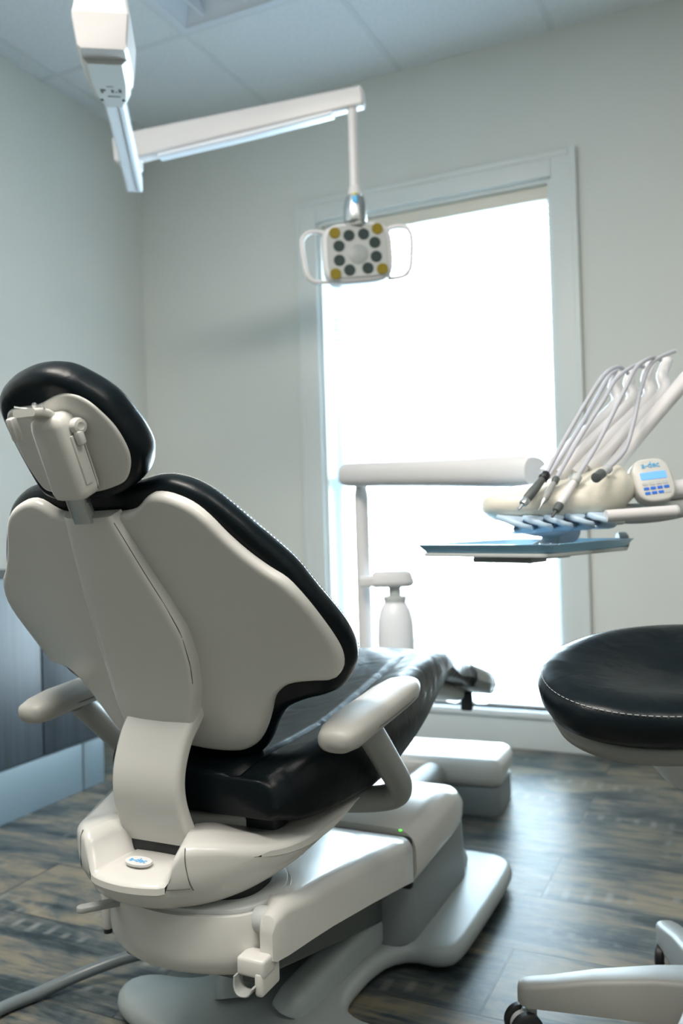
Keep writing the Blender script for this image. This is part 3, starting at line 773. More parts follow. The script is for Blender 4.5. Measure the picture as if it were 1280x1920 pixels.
# slide rail + bracket box
GA = math.radians(24); GV = V((0, -math.sin(GA), math.cos(GA))); GN = V((0, math.cos(GA), math.sin(GA)))
G0 = V((-0.782, 0.862, 0.993))                # middle of the bracket's rear face
mtb = frame(G0, (1, 0, 0), GV)                # local z points forward, into the headrest
bm = new_bm()
add_box(bm, (-0.016, -0.068, 0.012), (0.029, 0.064, 0.006), 0.0012, 2, mtb)
for s in (-1, 1): add_box(bm, (-0.016 + s * 0.0140, -0.066, 0.009), (0.0022, 0.050, 0.014), 0.0008, 2, mtb)
bar = link('glide_bar', bm, 'steel', chair)
for s in (-1, 1):
    bm = new_bm(); add_lathe(bm, [(0.003, 0), (0.003, 0.003), (0.0015, 0.003)], mtb @ V((-0.016 + s * 0.0150, -0.074, 0.009)), (s, 0, 0), 10)
    link('bar_rivet', bm, 'steel', bar)
box = new_bm()
secs = []
pts_b = [(-0.056, 0.78, 0.72), (-0.053, 0.93, 0.92), (-0.045, 1.0, 1.0), (0.0, 1.0, 1.0), (0.040, 0.98, 1.0), (0.050, 0.90, 0.92), (0.055, 0.72, 0.72), (0.057, 0.5, 0.5)]
rb = rrect(0.0265, 0.0215, 0.011, 6)
add_rings(box, [[mtb @ V((a * sa, t_, 0.0215 + b * sb)) for a, b in rb] for t_, sa, sb in pts_b])
brk = link('headrest_bracket', box, 'white', chair, angle=60)
for a, b in ((0.015, 0.022), (0.015, -0.040), (-0.021, 0.018), (-0.021, -0.036)):
    bm = new_bm(); add_lathe(bm, [(0.0026, 0), (0.0026, 0.0010), (0.0014, 0.0010)], mtb @ V((a, b, 0.0004)), -GN, 12)
    link('bracket_screw', bm, 'chrome', brk)
bm = new_bm(); add_tube(bm, [mtb @ V((0.0240, 0.047, 0.006)), mtb @ V((0.0263, 0.038, 0.0105)), mtb @ V((0.0263, -0.042, 0.0105)), mtb @ V((0.0250, -0.050, 0.0105))], 0.0006, 6, 4); link('bracket_seam', bm, 'seam', brk)
bm = new_bm(); add_box(bm, (0.0265, -0.006, 0.024), (0.005, 0.066, 0.014), 0.002, 2, mtb); link('side_plate', bm, 'white', brk)
kn = new_bm()
add_lathe(kn, [(0.008, 0.0), (0.0105, 0.002), (0.0105, 0.008), (0.009, 0.0115), (0.005, 0.0125), (0.003, 0.011)], mtb @ V((0.027, 0.036, 0.016)), (1, -0.25, -0.1), 24)
add_box(kn, (0.034, 0.022, 0.022), (0.010, 0.020, 0.012), 0.004, 3, mtb)
link('release_knob', kn, 'white', brk)
# hinge between bracket and headrest plate
bm = new_bm()
add_sweep(bm, catmull([mtb @ V((-0.004, 0.046, 0.026)), mtb @ V((-0.004, 0.056, 0.031)), mtb @ V((-0.004, 0.064, 0.042)), mtb @ V((-0.004, 0.070, 0.060))], 5), rrect(0.018, 0.005, 0.004), fixed_r=(1, 0, 0)); link('hinge_arm', bm, 'white', chair)
bm = new_bm(); add_box(bm, (-0.030, 0.050, 0.058), (0.010, 0.030, 0.012), 0.003, 2, mtb); link('hinge_block', bm, 'white', chair)
bm = new_bm(); add_tube(bm, [mtb @ V((-0.026, 0.076, 0.050)), mtb @ V((-0.016, 0.068, 0.036)), mtb @ V((0.006, 0.066, 0.036)), mtb @ V((0.018, 0.076, 0.050))], 0.0012, 8, 5); link('release_wire', bm, 'steel', chair)
bm = new_bm(); add_lathe(bm, [(0.003, 0), (0.003, 0.003)], mtb @ V((0.008, 0.076, 0.050)), -GN, 10); link('hinge_screw', bm, 'steel', chair)

# seat cushion: lofted sections along y
SEC = [ # y, half width, z centre top, z edge top, z bottom
 (1.075, 0.150, 0.528, 0.520, 0.462), (1.11, 0.178, 0.535, 0.545, 0.455), (1.18, 0.204, 0.534, 0.562, 0.454), (1.30, 0.219, 0.534, 0.580, 0.456), (1.42, 0.217, 0.545, 0.596, 0.468),
 (1.55, 0.209, 0.563, 0.608, 0.492), (1.68, 0.197, 0.584, 0.614, 0.525), (1.78, 0.186, 0.593, 0.607, 0.540), (1.85, 0.175, 0.590, 0.586, 0.528), (1.92, 0.164, 0.580, 0.562, 0.510), (2.00, 0.157, 0.560, 0.546, 0.490),
 (2.10, 0.153, 0.530, 0.520, 0.458), (2.18, 0.151, 0.506, 0.497, 0.436), (2.25, 0.147, 0.482, 0.474, 0.418), (2.28, 0.142, 0.468, 0.460, 0.412)]
SX = 0.025
def interp(y, j):
    P = SEC
    for i in range(len(P) - 1):
        if P[i][0] <= y <= P[i + 1][0]:
            t = (y - P[i][0]) / (P[i + 1][0] - P[i][0])
            p0, p1, p2, p3 = P[max(i - 1, 0)][j], P[i][j], P[i + 1][j], P[min(i + 2, len(P) - 1)][j]
            return 0.5 * (2 * p1 + (p2 - p0) * t + (2 * p0 - 5 * p1 + 4 * p2 - p3) * t * t + (3 * p1 - p0 - 3 * p2 + p3) * t ** 3)
    return P[-1][j]
def seat_top(x, y):
    w, zc, ze = interp(y, 1), interp(y, 2), interp(y, 3)
    a = abs(x) / w
    z = zc + (ze - zc) * min(1, a / 0.85) ** 1.6
    g = (abs(x) - w * 0.52) / 0.0065                      # stitched channel between panel and bolster
    z -= 0.0105 * math.exp(-g * g)
    return z
def seat_section(y, shrink=0.0):
    w, zb = interp(y, 1) - shrink, interp(y, 4) + shrink
    pts = []
    N = 48
    for k in range(N + 1):
        a = -1 + 2 * k / N; x = a * w * 0.955
        pts.append((x, seat_top(x, y) - shrink - (0.012 * max(0, (abs(a) - 0.86) / 0.14) ** 2)))
    zt = pts[-1][1]; m_ = 8
    side = [(w * 0.985, zt - 0.012), (w, zt - 0.028), (w * 0.995, zt * 0.45 + zb * 0.55), (w * 0.975, zb + 0.012), (w * 0.93, zb)]
    return pts + side + [(-x, z) for x, z in reversed(side)]
ysec = [1.075, 1.083, 1.095] + [1.11 + 0.03 * k for k in range(52)]
ysec = [y for y in ysec if y <= 2.215] + [2.222]
rings = []
for k, y in enumerate(ysec):
    rings.append([ch(x + SX, y, z) for x, z in seat_section(y)])
def shrinkring(ring, f, dy):
    c_ = sum(ring, V((0, 0, 0))) / len(ring)
    return [c_ + (p - c_) * f + V((0, dy, 0)) for p in ring]
front = [shrinkring(rings[-1], 0.97, 0.008), shrinkring(rings[-1], 0.85, 0.016), shrinkring(rings[-1], 0.5, 0.02)]
rear = [shrinkring(rings[0], 0.4, -0.012), shrinkring(rings[0], 0.9, -0.009), shrinkring(rings[0], 0.98, -0.004)]
bm = new_bm(); add_rings(bm, rear + rings + front); seat = link('seat_cushion', bm, 'black', chair, angle=75)
# toe cover: smoky plastic sleeve round the foot end, with strap and clear film
bm = new_bm()
rg = []
for y, e in ((2.06, 0.003), (2.11, 0.005), (2.17, 0.007), (2.215, 0.008)):
    rr = [ch(x + SX, y, z) for x, z in seat_section(y)]; c_ = sum(rr, V((0, 0, 0))) / len(rr)
    rg.append([c_ + (p - c_) * (1 + e * 12) for p in rr])
rg += [shrinkring(rg[-1], 0.97, 0.02), shrinkring(rg[-1], 0.8, 0.03), shrinkring(rg[-1], 0.4, 0.032)]
add_rings(bm, rg, False, True); toe = link('toe_cover', bm, 'smoke', chair, angle=75)
bm = new_bm(); add_box(bm, ch(0.115, 2.185, 0.405), (0.030, 0.02, 0.05), 0.006); link('toe_strap', bm, 'blackp', toe)
bm = new_bm()
rg = []
for k in range(9):
    x = 0.0 + 0.17 * k / 8
    y0 = 2.228 + 0.010 * math.sin(k * 2.1); z0 = 0.435
    rg.append([ch(x, y0, z0), ch(x, y0 + 0.015, z0 - 0.03), ch(x + 0.004, y0 + 0.008, 0.393 + 0.008 * math.sin(k * 1.7)), ch(x + 0.004, y0 + 0.0065, 0.393 + 0.008 * math.sin(k * 1.7)), ch(x, y0 + 0.0135, z0 - 0.03), ch(x, y0 - 0.0015, z0)])
add_rings(bm, rg); link('film_edge', bm, 'film', toe)
# white upper structure carrying the legrest
bm = new_bm()
add_sweep(bm, [ch(0, 1.40, 0.442), ch(0, 1.55, 0.458), ch(0, 1.75, 0.50), ch(0, 1.90, 0.500), ch(0, 2.03, 0.466), ch(0, 2.15, 0.432)], rrect(0.12, 0.020, 0.018), fixed_r=(1, 0, 0)); link('legrest_frame', bm, 'lightgrey', chair)

# armrests
for s in (-1, 1):
    X = 0.277 * s
    bm = new_bm()
    pa = [ch(X, 1.050, 0.588), ch(X, 1.058, 0.589), ch(X, 1.08, 0.592), ch(X, 1.12, 0.598), ch(X, 1.20, 0.604), ch(X, 1.26, 0.609), ch(X, 1.31, 0.612), ch(X, 1.338, 0.613), ch(X, 1.347, 0.613)]
    scl = [(0.45, 0.5), (0.74, 0.80), (0.92, 0.97), (1, 1), (1, 1), (1, 1), (0.90, 0.95), (0.66, 0.75), (0.35, 0.4)]
    add_sweep(bm, pa, superell(0.035, 0.021, 2.6, 32), fixed_r=(1, 0, 0), scales=scl); pad = link('armrest', bm, 'padvinyl', chair, angle=80)
    bm = new_bm(); ring_pts = []
    for k in range(41):
        t = k / 40 * 2 * PI
        yy = 1.1985 + 0.147 * math.copysign(abs(math.cos(t)) ** 0.75, math.cos(t)); xx = 0.0345 * math.copysign(abs(math.sin(t)) ** 0.62, math.sin(t))
        ring_pts.append(ch(X + xx * 1.02, yy, 0.5925 + (yy - 1.035) * 0.075 - 0.006))
    add_tube(bm, ring_pts, 0.0010, 6, 0); link('pad_seam', bm, 'seam', pad)
    bm = new_bm()
    arm = catmull([ch(X - s * 0.004, 1.165, 0.590), ch(X - s * 0.004, 1.205, 0.555), ch(X - s * 0.006, 1.265, 0.500), ch(X - s * 0.010, 1.312, 0.458), ch(X - s * 0.022, 1.328, 0.434), ch(X - s * 0.055, 1.325, 0.424), ch(X - s * 0.10, 1.305, 0.424), ch(X - s * 0.16, 1.285, 0.424)], 8)
    add_tube(bm, arm, 0.0215, 18, 0); link('armrest_arm', bm, 'tube', pad)

# ------------------------------------------------------------------ floor hose
def fl(x, y, z): return V((x, y, z))
bm = new_bm()
add_tube(bm, [ch(0.0, 1.42, 0.075), ch(-0.10, 1.405, 0.072), fl(-1.03, 1.385, 0.062), fl(-1.12, 1.355, 0.045), fl(-1.19, 1.300, 0.026), fl(-1.24, 1.225, 0.013), fl(-1.268, 1.150, 0.0125), fl(-1.265, 1.05, 0.0125), fl(-1.22, 0.92, 0.0125)], 0.0115, 16, 10)
tag(link('floor_hose', bm, 'floorhose', None, origin=(-1.2, 1.25, 0)), 'dark grey hose curving across the floor from under the dental chair', 'hose')

# ------------------------------------------------------------------ floor box and conduit
fb = thing('floor_box', 'white lidded utility box on the floor under the window, grey bottom', 'utility box', (-0.95, 2.59, 0))
A = math.radians(5); mt = frame((-0.952, 2.575, 0), (math.cos(A), math.sin(A), 0), (-math.sin(A), math.cos(A), 0))
bm = new_bm(); add_prism(bm, rrect(0.262, 0.118, 0.035), 0.0, 0.085, 0.006, 2, mtx=mt); link('box_bottom', bm, 'skirt', fb)
bm = new_bm(); add_prism(bm, rrect(0.270, 0.125, 0.040), 0.083, 0.166, 0.034, 6, mtx=mt); link('box_lid', bm, 'white', fb)
bm = new_bm(); add_tube(bm, [ch(-0.085, 1.978, 0.112), ch(-0.085, 2.2, 0.112), ch(-0.085, 2.452, 0.112)], 0.042, 20, 0)
tag(link('utility_conduit', bm, 'tube', None, origin=(XC, 2.2, 0.115)), 'short grey pipe joining the chair base to the white floor box', 'pipe')

# ------------------------------------------------------------------ delivery unit
DA = -YAW   # turned to the left like the unit in the room
post = V((-1.062, 2.405, 0))
dl = thing('delivery_unit', 'white dental delivery unit with swing arm, hose whips and keypad', 'delivery unit', tuple(post))
bm = new_bm(); add_lathe(bm, [(0.10, 0.0), (0.10, 0.012), (0.09, 0.02), (0.03, 0.03)], post, n=32); link('post_foot', bm, 'skirt', dl)
bm = new_bm(); add_lathe(bm, [(0.0225, 0.02), (0.0225, 0.965), (0.019, 0.985), (0.017, 0.995), (0.017, 1.01)], post, n=28); link('post', bm, 'offwhite', dl)
b0, b1 = V((-1.10, 2.392, 1.028)), V((-0.43, 1.955, 0.988))
dirb = (b1 - b0).normalized()
bm = new_bm()
pth = [b0, b0 + dirb * 0.006, b0 + dirb * 0.03, b0.lerp(b1, 0.5), b1 - dirb * 0.02, b1]
add_sweep(bm, pth, superell(0.040, 0.037, 2.6, 32), scales=[0.75, 0.92, 1, 1, 1, 0.85]); link('swing_arm', bm, 'offwhite', dl)
# bottle bracket on the post
hb = new_bm(); rx = V((0.905, 0.425, 0)); fy = V((-0.425, 0.905, 0))
mt = frame(V((-0.960, 2.380, 0)), rx, fy)
add_prism(hb, superell(0.068, 0.040, 3.2, 40), 0.686, 0.736, 0.018, 5, mtx=mt, taper=0.006)
link('bottle_bracket', hb, 'offwhite', dl)
bm = new_bm(); add_box(bm, (-0.062, -0.004, 0.705), (0.07, 0.05, 0.03), 0.006, 3, mt); link('bracket_clamp', bm, 'offwhite', dl)
bc = mt @ V((0.008, 0, 0))
bm = new_bm(); add_lathe(bm, [(0.019, 0.662), (0.019, 0.695)], bc, n=24); link('bottle_socket', bm, 'lightgrey', dl)
wb = thing('water_bottle', 'milky plastic water bottle hanging from the bracket in front of window', 'bottle', (bc.x, bc.y, 0.44))
bm = new_bm(); add_lathe(bm, [(0.045, 0.440), (0.053, 0.446), (0.0555, 0.46), (0.0565, 0.53), (0.0545, 0.585), (0.047, 0.618), (0.040, 0.632), (0.033, 0.642), (0.033, 0.650)], bc, n=40); bt = link('bottle_body', bm, 'bottle', wb)
bm = new_bm(); add_lathe(bm, [(0.033, 0.644), (0.036, 0.646), (0.036, 0.658), (0.033, 0.661)], bc, n=32); link('bottle_collar', bm, 'lightgrey', wb)

# control head, in its own frame (u along the head, w away, z up)
HO = V((-0.34, 1.718, 0)); KX = 1.7 / FPX
def dh(u, w, z): return HO + rx * u + fy * w + V((0, 0, z))
def pu(px): return (px - 1040) * KX
def pz(px, py): return 0.911 - (py - 940) * KX + 0.0304 * (px - 1040) * KX
HD = [(903, 934, 946, 0.018), (910, 918, 956, 0.05), (925, 909, 964, 0.075), (955, 904, 972, 0.092), (1000, 901, 978, 0.10), (1050, 897, 982, 0.10), (1085, 892, 984, 0.10), (1115, 880, 982, 0.095), (1140, 872, 975, 0.085), (1158, 876, 962, 0.065), (1172, 892, 948, 0.045), (1182, 906, 940, 0.035), (1205, 912, 936, 0.028)]
bm = new_bm(); rings = []
for px, t_, b_, dep in HD:
    u, zt, zb = pu(px), pz(px, t_), pz(px, b_)
    rings.append([dh(u, dep * math.cos(a), (zt + zb) / 2 + (zt - zb) / 2 * (abs(math.sin(a)) ** 0.85) * math.copysign(1, math.sin(a))) for a in [2 * PI * k / 32 for k in range(32)]])
add_rings(bm, rings); hd = link('control_head', bm, 'cream', dl, angle=80)
# column between arm and head
bm = new_bm(); add_tube(bm, [b1 - dirb * 0.03 + V((0, 0, -0.03)), b1 - dirb * 0.03 + V((0, 0, -0.10)), dh(0.02, 0.10, 0.865), dh(0.02, 0.0, 0.857)], 0.028, 20, 6); link('head_pivot', bm, 'offwhite', dl)
bm = new_bm(); add_lathe(bm, [(0.02, -0.026), (0.05, -0.020), (0.062, -0.008), (0.066, 0.0), (0.060, 0.012)], dh(-0.015, 0, 0.872), n=32); link('head_mount', bm, 'offwhite', dl)
# pale blue handpiece holders along the front underside
for k, px in enumerate((945, 980, 1016, 1054, 1092)):
    bm = new_bm()
    u = pu(px)
    add_sweep(bm, catmull([dh(u - 0.010, -0.05, pz(px, 960)), dh(u, -0.090, pz(px, 966)), dh(u + 0.008, -0.100, pz(px, 974)), dh(u + 0.016, -0.092, pz(px, 982)), dh(u + 0.022, -0.04, pz(px, 986))], 5), rrect(0.0185, 0.006, 0.005), up=(0, 0, 1))
    link('handpiece_holder', bm, 'blueholder', hd)
bm = new_bm(); add_prism(bm, [(u_ , w_) for u_, w_ in rrect(0.10, 0.075, 0.03)], 0.866, 0.884, 0.006, 3, mtx=frame(dh(0.02, 0, 0), rx, fy)); link('head_underside', bm, 'lightgrey', hd)
# grab handle
bm = new_bm(); p0, p1 = dh(pu(1100), -0.115, pz(1100, 968)), dh(pu(1225), -0.105, pz(1225, 967))
add_tube(bm, [p0, p1], 0.0115, 20, 0); hn = link('grab_handle', bm, 'offwhite', dl)
bm = new_bm(); add_lathe(bm, [(0.0118, 0), (0.0118, 0.004), (0.008, 0.005)], p1, p1 - p0, 20); link('handle_cap', bm, 'lightgrey', hn)
# bar that carries head and keypad to the right
bm = new_bm()
add_sweep(bm, catmull([dh(pu(1120), 0.02, pz(1120, 960)), dh(pu(1180), 0.02, pz(1180, 968)), dh(pu(1240), 0.02, pz(1240, 966)), dh(pu(1300), 0.03, pz(1300, 955)), dh(pu(1370), 0.04, pz(1370, 935))], 6), rrect(0.045, 0.020, 0.018)); link('side_bar', bm, 'lightgrey', dl)
bm = new_bm(); add_sweep(bm, [dh(pu(1205), 0.0, pz(1205, 928)), dh(pu(1255), 0.0, pz(1255, 928)), dh(pu(1320), 0.01, pz(1320, 926)), dh(pu(1350), 0.02, pz(1350, 930))], superell(0.03, 0.019, 2.6, 24), scales=[0.7, 1, 1, 0.6]); link('side_arm', bm, 'offwhite', dl)
# keypad
kc = dh(pu(1211), -0.045, pz(1211, 907))
kx = (rx * 1.0 + V((0, 0, 0.10)) + fy * 0.10).normalized(); kyv = (V((0, 0, 1)) + rx * 0.30 + fy * 0.38)
mk = frame(kc, kx, kyv)
bm = new_bm(); add_prism(bm, superell(0.0395, 0.0455, 3.0, 48), -0.030, 0.0, 0.006, 4, mtx=mk, taper=0.0); kp = link('keypad', bm, 'white', dl)
bm = new_bm(); add_prism(bm, rrect(0.026, 0.0075, 0.002), 0, 0.0008, mtx=mk @ Matrix.Translation((0, 0.008, 0))); link('display', bm, 'screen', kp)
text_mesh('logo_lettering', 'a-dec', 0.017, mk @ Matrix.Translation((0, 0.030, 0.0008)), 'cyan', kp, 0.0002)
for i in range(4):
    for j in range(3):
        bm = new_bm(); add_prism(bm, rrect(0.0052, 0.0028, 0.001), 0, 0.001, mtx=mk @ Matrix.Translation((-0.021 + 0.0135 * i, -0.008 - 0.0095 * j, 0)))
        link('button', bm, 'lightgrey' if j == 0 or (i == 3 and j == 2) else 'blue', kp)
# whips: white arms rising to the right with hooked tops
WH = [((1030, 885, 0.03), (1090, 832, 0.05), (1165, 775, 0.08), (1184, 752, 0.09), (1178, 728, 0.10), (1190, 704, 0.11)),
      ((1055, 888, 0.03), (1120, 830, 0.05), (1195, 770, 0.08), (1212, 748, 0.09), (1207, 724, 0.10), (1218, 698, 0.11)),
      ((1085, 888, 0.03), (1160, 822, 0.05), (1225, 768, 0.08), (1244, 744, 0.09), (1240, 718, 0.10), (1252, 690, 0.11)),
      ((1110, 880, 0.03), (1190, 812, 0.05), (1250, 762, 0.08), (1272, 738, 0.09), (1270, 712, 0.10), (1284, 684, 0.11)),
      ((1150, 885, 0.02), (1215, 815, 0.04), (1290, 740, 0.06), (1340, 690, 0.07), (1365, 668, 0.08), (1395, 655, 0.10))]
for k, w_ in enumerate(WH):
    bm = new_bm()
    pts = [dh(pu(px) * (1.7 + d) / 1.7, d, pz(px, py) + (d / 1.7) * (pz(px, py) - CH)) for px, py, d in w_]
    add_tube(bm, pts, 0.0125, 14, 8, r_list=(0.0155, 0.0105) if k < 4 else (0.015, 0.017)); link('whip_arm', bm, 'offwhite', dl)
# tray holder
bm = new_bm()
def tc(lat, dep, z): return V((0, 0, z)) + V((rt.x, rt.y, 0)) * lat + V((fw.x, fw.y, 0)) * dep
tcen = tc(0.372, 1.75, 0)
ta = math.radians(90 - 20); tx = V((0.342, 0.940, 0)); ty = V((-0.940, 0.342, 0))
mt = frame(tcen, tx, ty)
add_prism(bm, rrect(0.155, 0.150, 0.02), 0.812, 0.8195, 0.002, 2, mtx=mt); th = link('tray_plate', bm, 'lightgrey', dl)
bm = new_bm(); add_box(bm, (0.02, -0.02, 0.806), (0.14, 0.06, 0.012), 0.003, 2, mt); add_box(bm, (-0.03, 0.02, 0.801), (0.06, 0.14, 0.012), 0.003, 2, mt); link('tray_arm', bm, 'tube', th)
bm = new_bm(); add_tube(bm, [dh(-0.015, 0.0, 0.860), dh(-0.01, 0.02, 0.83), tcen + V((0, 0, 0.806))], 0.018, 16, 4); link('tray_stem', bm, 'lightgrey', th)
bm = new_bm(); add_lathe(bm, [(0.017, 0), (0.019, 0.004), (0.019, 0.016), (0.015, 0.02)], mt @ V((0.155, -0.12, 0.830)), rx, 20); link('tray_knob', bm, 'tube', th)
# instrument tray (blue, with raised rim)
ty_ = new_bm()
oo, ii = rrect(0.165, 0.160, 0.022), rrect(0.158, 0.153, 0.018)
bo, bi = rrect(0.152, 0.147, 0.02), rrect(0.149, 0.144, 0.018)
def tr_ring(pts, z): return [mt @ V((a, b, z)) for a, b in pts]
add_rings(ty_, [tr_ring(bo, 0.820), tr_ring(oo, 0.836), tr_ring(ii, 0.8365), tr_ring(bi, 0.8225)]);
tray = thing('instrument_tray', 'translucent blue instrument tray lying on the plate below control head', 'tray', tuple(tcen + V((0, 0, 0.82))))
link('tray_pan', ty_, 'bluetray', tray, angle=30)
bm = new_bm(); tr2 = frame(tcen + V((0, 0, 0)), tx, ty)
add_prism(bm, superell(0.035, 0.028, 3, 32), 0.836, 0.838, 0.0008, 1, mtx=mt @ Matrix.Translation((-0.155, -0.150, 0)) @ Matrix.Rotation(PI / 4, 4, 'Z') @ Matrix.Scale(0.5, 4, (0, 1, 0)))
link('tray_label', bm, 'film', tray)

# handpieces with their hoses
def hp(px, py, d):
    return dh(pu(px) * (1.7 + d) / 1.7, d, pz(px, py) + (d / 1.7) * (pz(px, py) - CH))
HPD = [
 ('handpiece', 'leftmost handpiece, with black ring and steel tip, on the cream control head', [(938, 946), (952, 930), (1003, 884)], [(1003, 884), (1062, 806), (1118, 730), (1150, 700), (1178, 692), (1200, 705)], ('steel', 'darkgrey', 'lightgrey'), 'ring'),
 ('handpiece', 'slender dark handpiece with fine needle tip, second from left on control head', [(974, 951), (990, 932), (1022, 893)], [(1022, 893), (1080, 822), (1135, 752), (1165, 715), (1205, 692), (1230, 695)], ('steel', 'tube', 'darkgrey'), 'needle'),
 ('handpiece', 'thick grey handpiece with dark nozzle, third from left on control head', [(1000, 964), (1018, 943), (1062, 892)], [(1062, 892), (1115, 832), (1175, 735), (1205, 694), (1240, 678), (1262, 684)], ('darkgrey', 'offwhite', 'lightgrey'), 'nozzle'),
 ('handpiece', 'short dark-ended handpiece lying highest, beside the keypad', [(1084, 896), (1098, 890), (1120, 880)], [(1120, 880), (1165, 848), (1190, 795), (1212, 735), (1240, 688), (1290, 668)], ('darkgrey', 'lightgrey', 'hose'), 'stub'),
]
for name, lab, body, hose, (mtip, mbody, mend), sty in HPD:
    tip, mid, end = [hp(*b_, -0.128 + 0.022 * i) for i, b_ in enumerate(body)]
    t_ = thing(name, lab, 'handpiece', tuple(end), 'handpieces on the control head')
    ax = (end - tip).normalized(); Lh = (end - tip).length; lm = (mid - tip).length
    r_ = {'ring': 0.0085, 'needle': 0.0065, 'nozzle': 0.0088, 'stub': 0.0085}[sty]
    bm = new_bm(); add_lathe(bm, [(r_ * 0.8, lm * 0.9), (r_, lm), (r_ * 1.05, Lh * 0.55), (r_ * 0.85, Lh * 0.8), (r_ * 0.7, Lh)], tip, ax, 20); hb_ = link('handle', bm, mbody, t_)
    bm = new_bm()
    if sty == 'needle': add_lathe(bm, [(0.0008, 0), (0.0012, lm * 0.5), (0.004, lm * 0.7), (0.0055, lm)], tip, ax, 14)
    elif sty == 'stub': add_lathe(bm, [(0.006, 0), (0.0095, 0.001), (0.0095, lm), (0.008, lm + 0.004)], tip, ax, 18)
    else: add_lathe(bm, [(0.0025, 0), (0.003, lm * 0.4), (0.007, lm * 0.45), (0.0085, lm * 0.8), (0.007, lm)], tip, ax, 18)
    link('tip', bm, mtip, t_)
    bm = new_bm(); add_lathe(bm, [(r_ * 0.9, Lh * 0.86), (r_ * 1.08, Lh * 0.88), (r_ * 1.08, Lh * 1.0), (r_ * 0.7, Lh * 1.04)], tip, ax, 18); link('coupling', bm, 'blackp' if sty in ('ring',) else mend, t_)
    bm = new_bm(); n_ = len(hose)
    add_tube(bm, [end] + [hp(px, py, -0.06 + 0.16 * (i + 1) / n_) for i, (px, py) in enumerate(hose[1:])], 0.0042, 12, 8); link('hose', bm, 'hose', t_)
# a spare hose looping from the head to a whip
bm = new_bm(); add_tube(bm, [hp(1010, 915, 0.0), hp(1030, 880, -0.02), hp(1095, 800, 0.02), hp(1145, 735, 0.06), hp(1172, 704, 0.09), hp(1192, 698, 0.11)], 0.0042, 12, 8)
tag(link('suction_hose', bm, 'hose', None, origin=tuple(hp(1010, 915, 0))), 'pale hose with no handpiece in sight, looping among the hoses above the control head', 'hose')

# ------------------------------------------------------------------ operatory light
ld = V((-0.555, 0.832, 0)); ls = V((0.832, 0.555, 0))
lt = thing('operatory_light', 'white ceiling mounted dental operatory lamp with jointed arms', 'operatory light', (-1.245, 1.49, H))
ln = V((-1.275, 1.53, 0))
mt = frame(ln, ls, ld)
bm = new_bm()
prof2 = [(-0.034, 2.098), (-0.054, 2.088), (-0.064, 2.02), (-0.056, 1.958), (-0.048, 1.950), (0.048, 1.950), (0.056, 1.958), (0.064, 2.02), (0.054, 2.088), (0.034, 2.098)]
rings = []
for y, sx, sz0, bul in ((-0.030, 0.90, 0.88, 0.022), (-0.027, 0.96, 0.96, 0.018), (-0.014, 1, 1, 0.010), (0.10, 1, 1, 0), (0.16, 0.9, 0.92, 0), (0.18, 0.7, 0.7, 0)):
    rings.append([mt @ V((a * sx, y - (bul if z_ == 2.02 else 0), 2.02 + (z_ - 2.02) * sz0)) for a, z_ in prof2])
vs = add_rings(bm, rings, False, True); f0 = vs[0]
bm.faces.new((f0[0], f0[1], f0[2], f0[7], f0[8], f0[9])); bm.faces.new((f0[2], f0[3], f0[4], f0[5], f0[6], f0[7]))
hub = link('mount_housing', bm, 'offwhite', lt, angle=25)
bm = new_bm(); add_tube(bm, [mt @ V((0.0, 0.03, 2.09)), mt @ V((0.0, 0.03, H))], 0.024, 24, 0)
add_lathe(bm, [(0.024, 0), (0.07, 0.03), (0.07, 0.04)], mt @ V((0, 0.03, H - 0.04)), n=28); link('ceiling_post', bm, 'offwhite', lt)
# underside housing
bm = new_bm()
def us(y, w, z0, z1): return [mt @ V((a, y, z)) for a, z in ((-w, z1), (-w, z0 + 0.012), (-w + 0.012, z0), (w - 0.012, z0), (w, z0 + 0.012), (w, z1))]
add_rings(bm, [us(0.012, 0.050, 1.938, 1.99), us(0.10, 0.050, 1.938, 1.99), us(0.17, 0.044, 1.938, 1.985), us(0.215, 0.030, 1.938, 1.98)])
uh = link('lower_housing', bm, 'lightgrey', lt, angle=30)
for a in (-0.026, 0.026):
    bm = new_bm(); add_lathe(bm, [(0.0045, 0), (0.0045, 0.0015)], mt @ V((a, 0.178, 1.9385)), (0, 0, -1), 12); link('housing_screw', bm, 'blackp', uh)
# faint printed marks of the underside label
bm = new_bm()
for a, b_, w, h in ((0.0, 0.112, 0.016, 0.003), (-0.018, 0.130, 0.012, 0.008), (-0.021, 0.140, 0.006, 0.008), (0.004, 0.134, 0.006, 0.014), (0.013, 0.138, 0.005, 0.004), (0.022, 0.132, 0.007, 0.016), (0.005, 0.160, 0.030, 0.004)):
    add_box(bm, (a, b_, 1.9378), (w, h, 0.0006), mtx=mt)
link('label_print', bm, 'darkgrey', uh, smooth=False)
# rigid arm
bm = new_bm()
armlen = (V((-1.705, 2.18, 0)) - ln).length
add_sweep(bm, [mt @ V((0, 0.15, 1.966)), mt @ V((0, armlen, 1.966))], rrect(0.024, 0.024, 0.005)); ra = link('fixed_arm', bm, 'lampwhite', lt)
bm = new_bm(); add_box(bm, (0.010, (0.2 + armlen) / 2, 1.9405), (0.0025, armlen - 0.22, 0.002), mtx=mt); link('arm_groove', bm, 'skirt', ra, smooth=False)
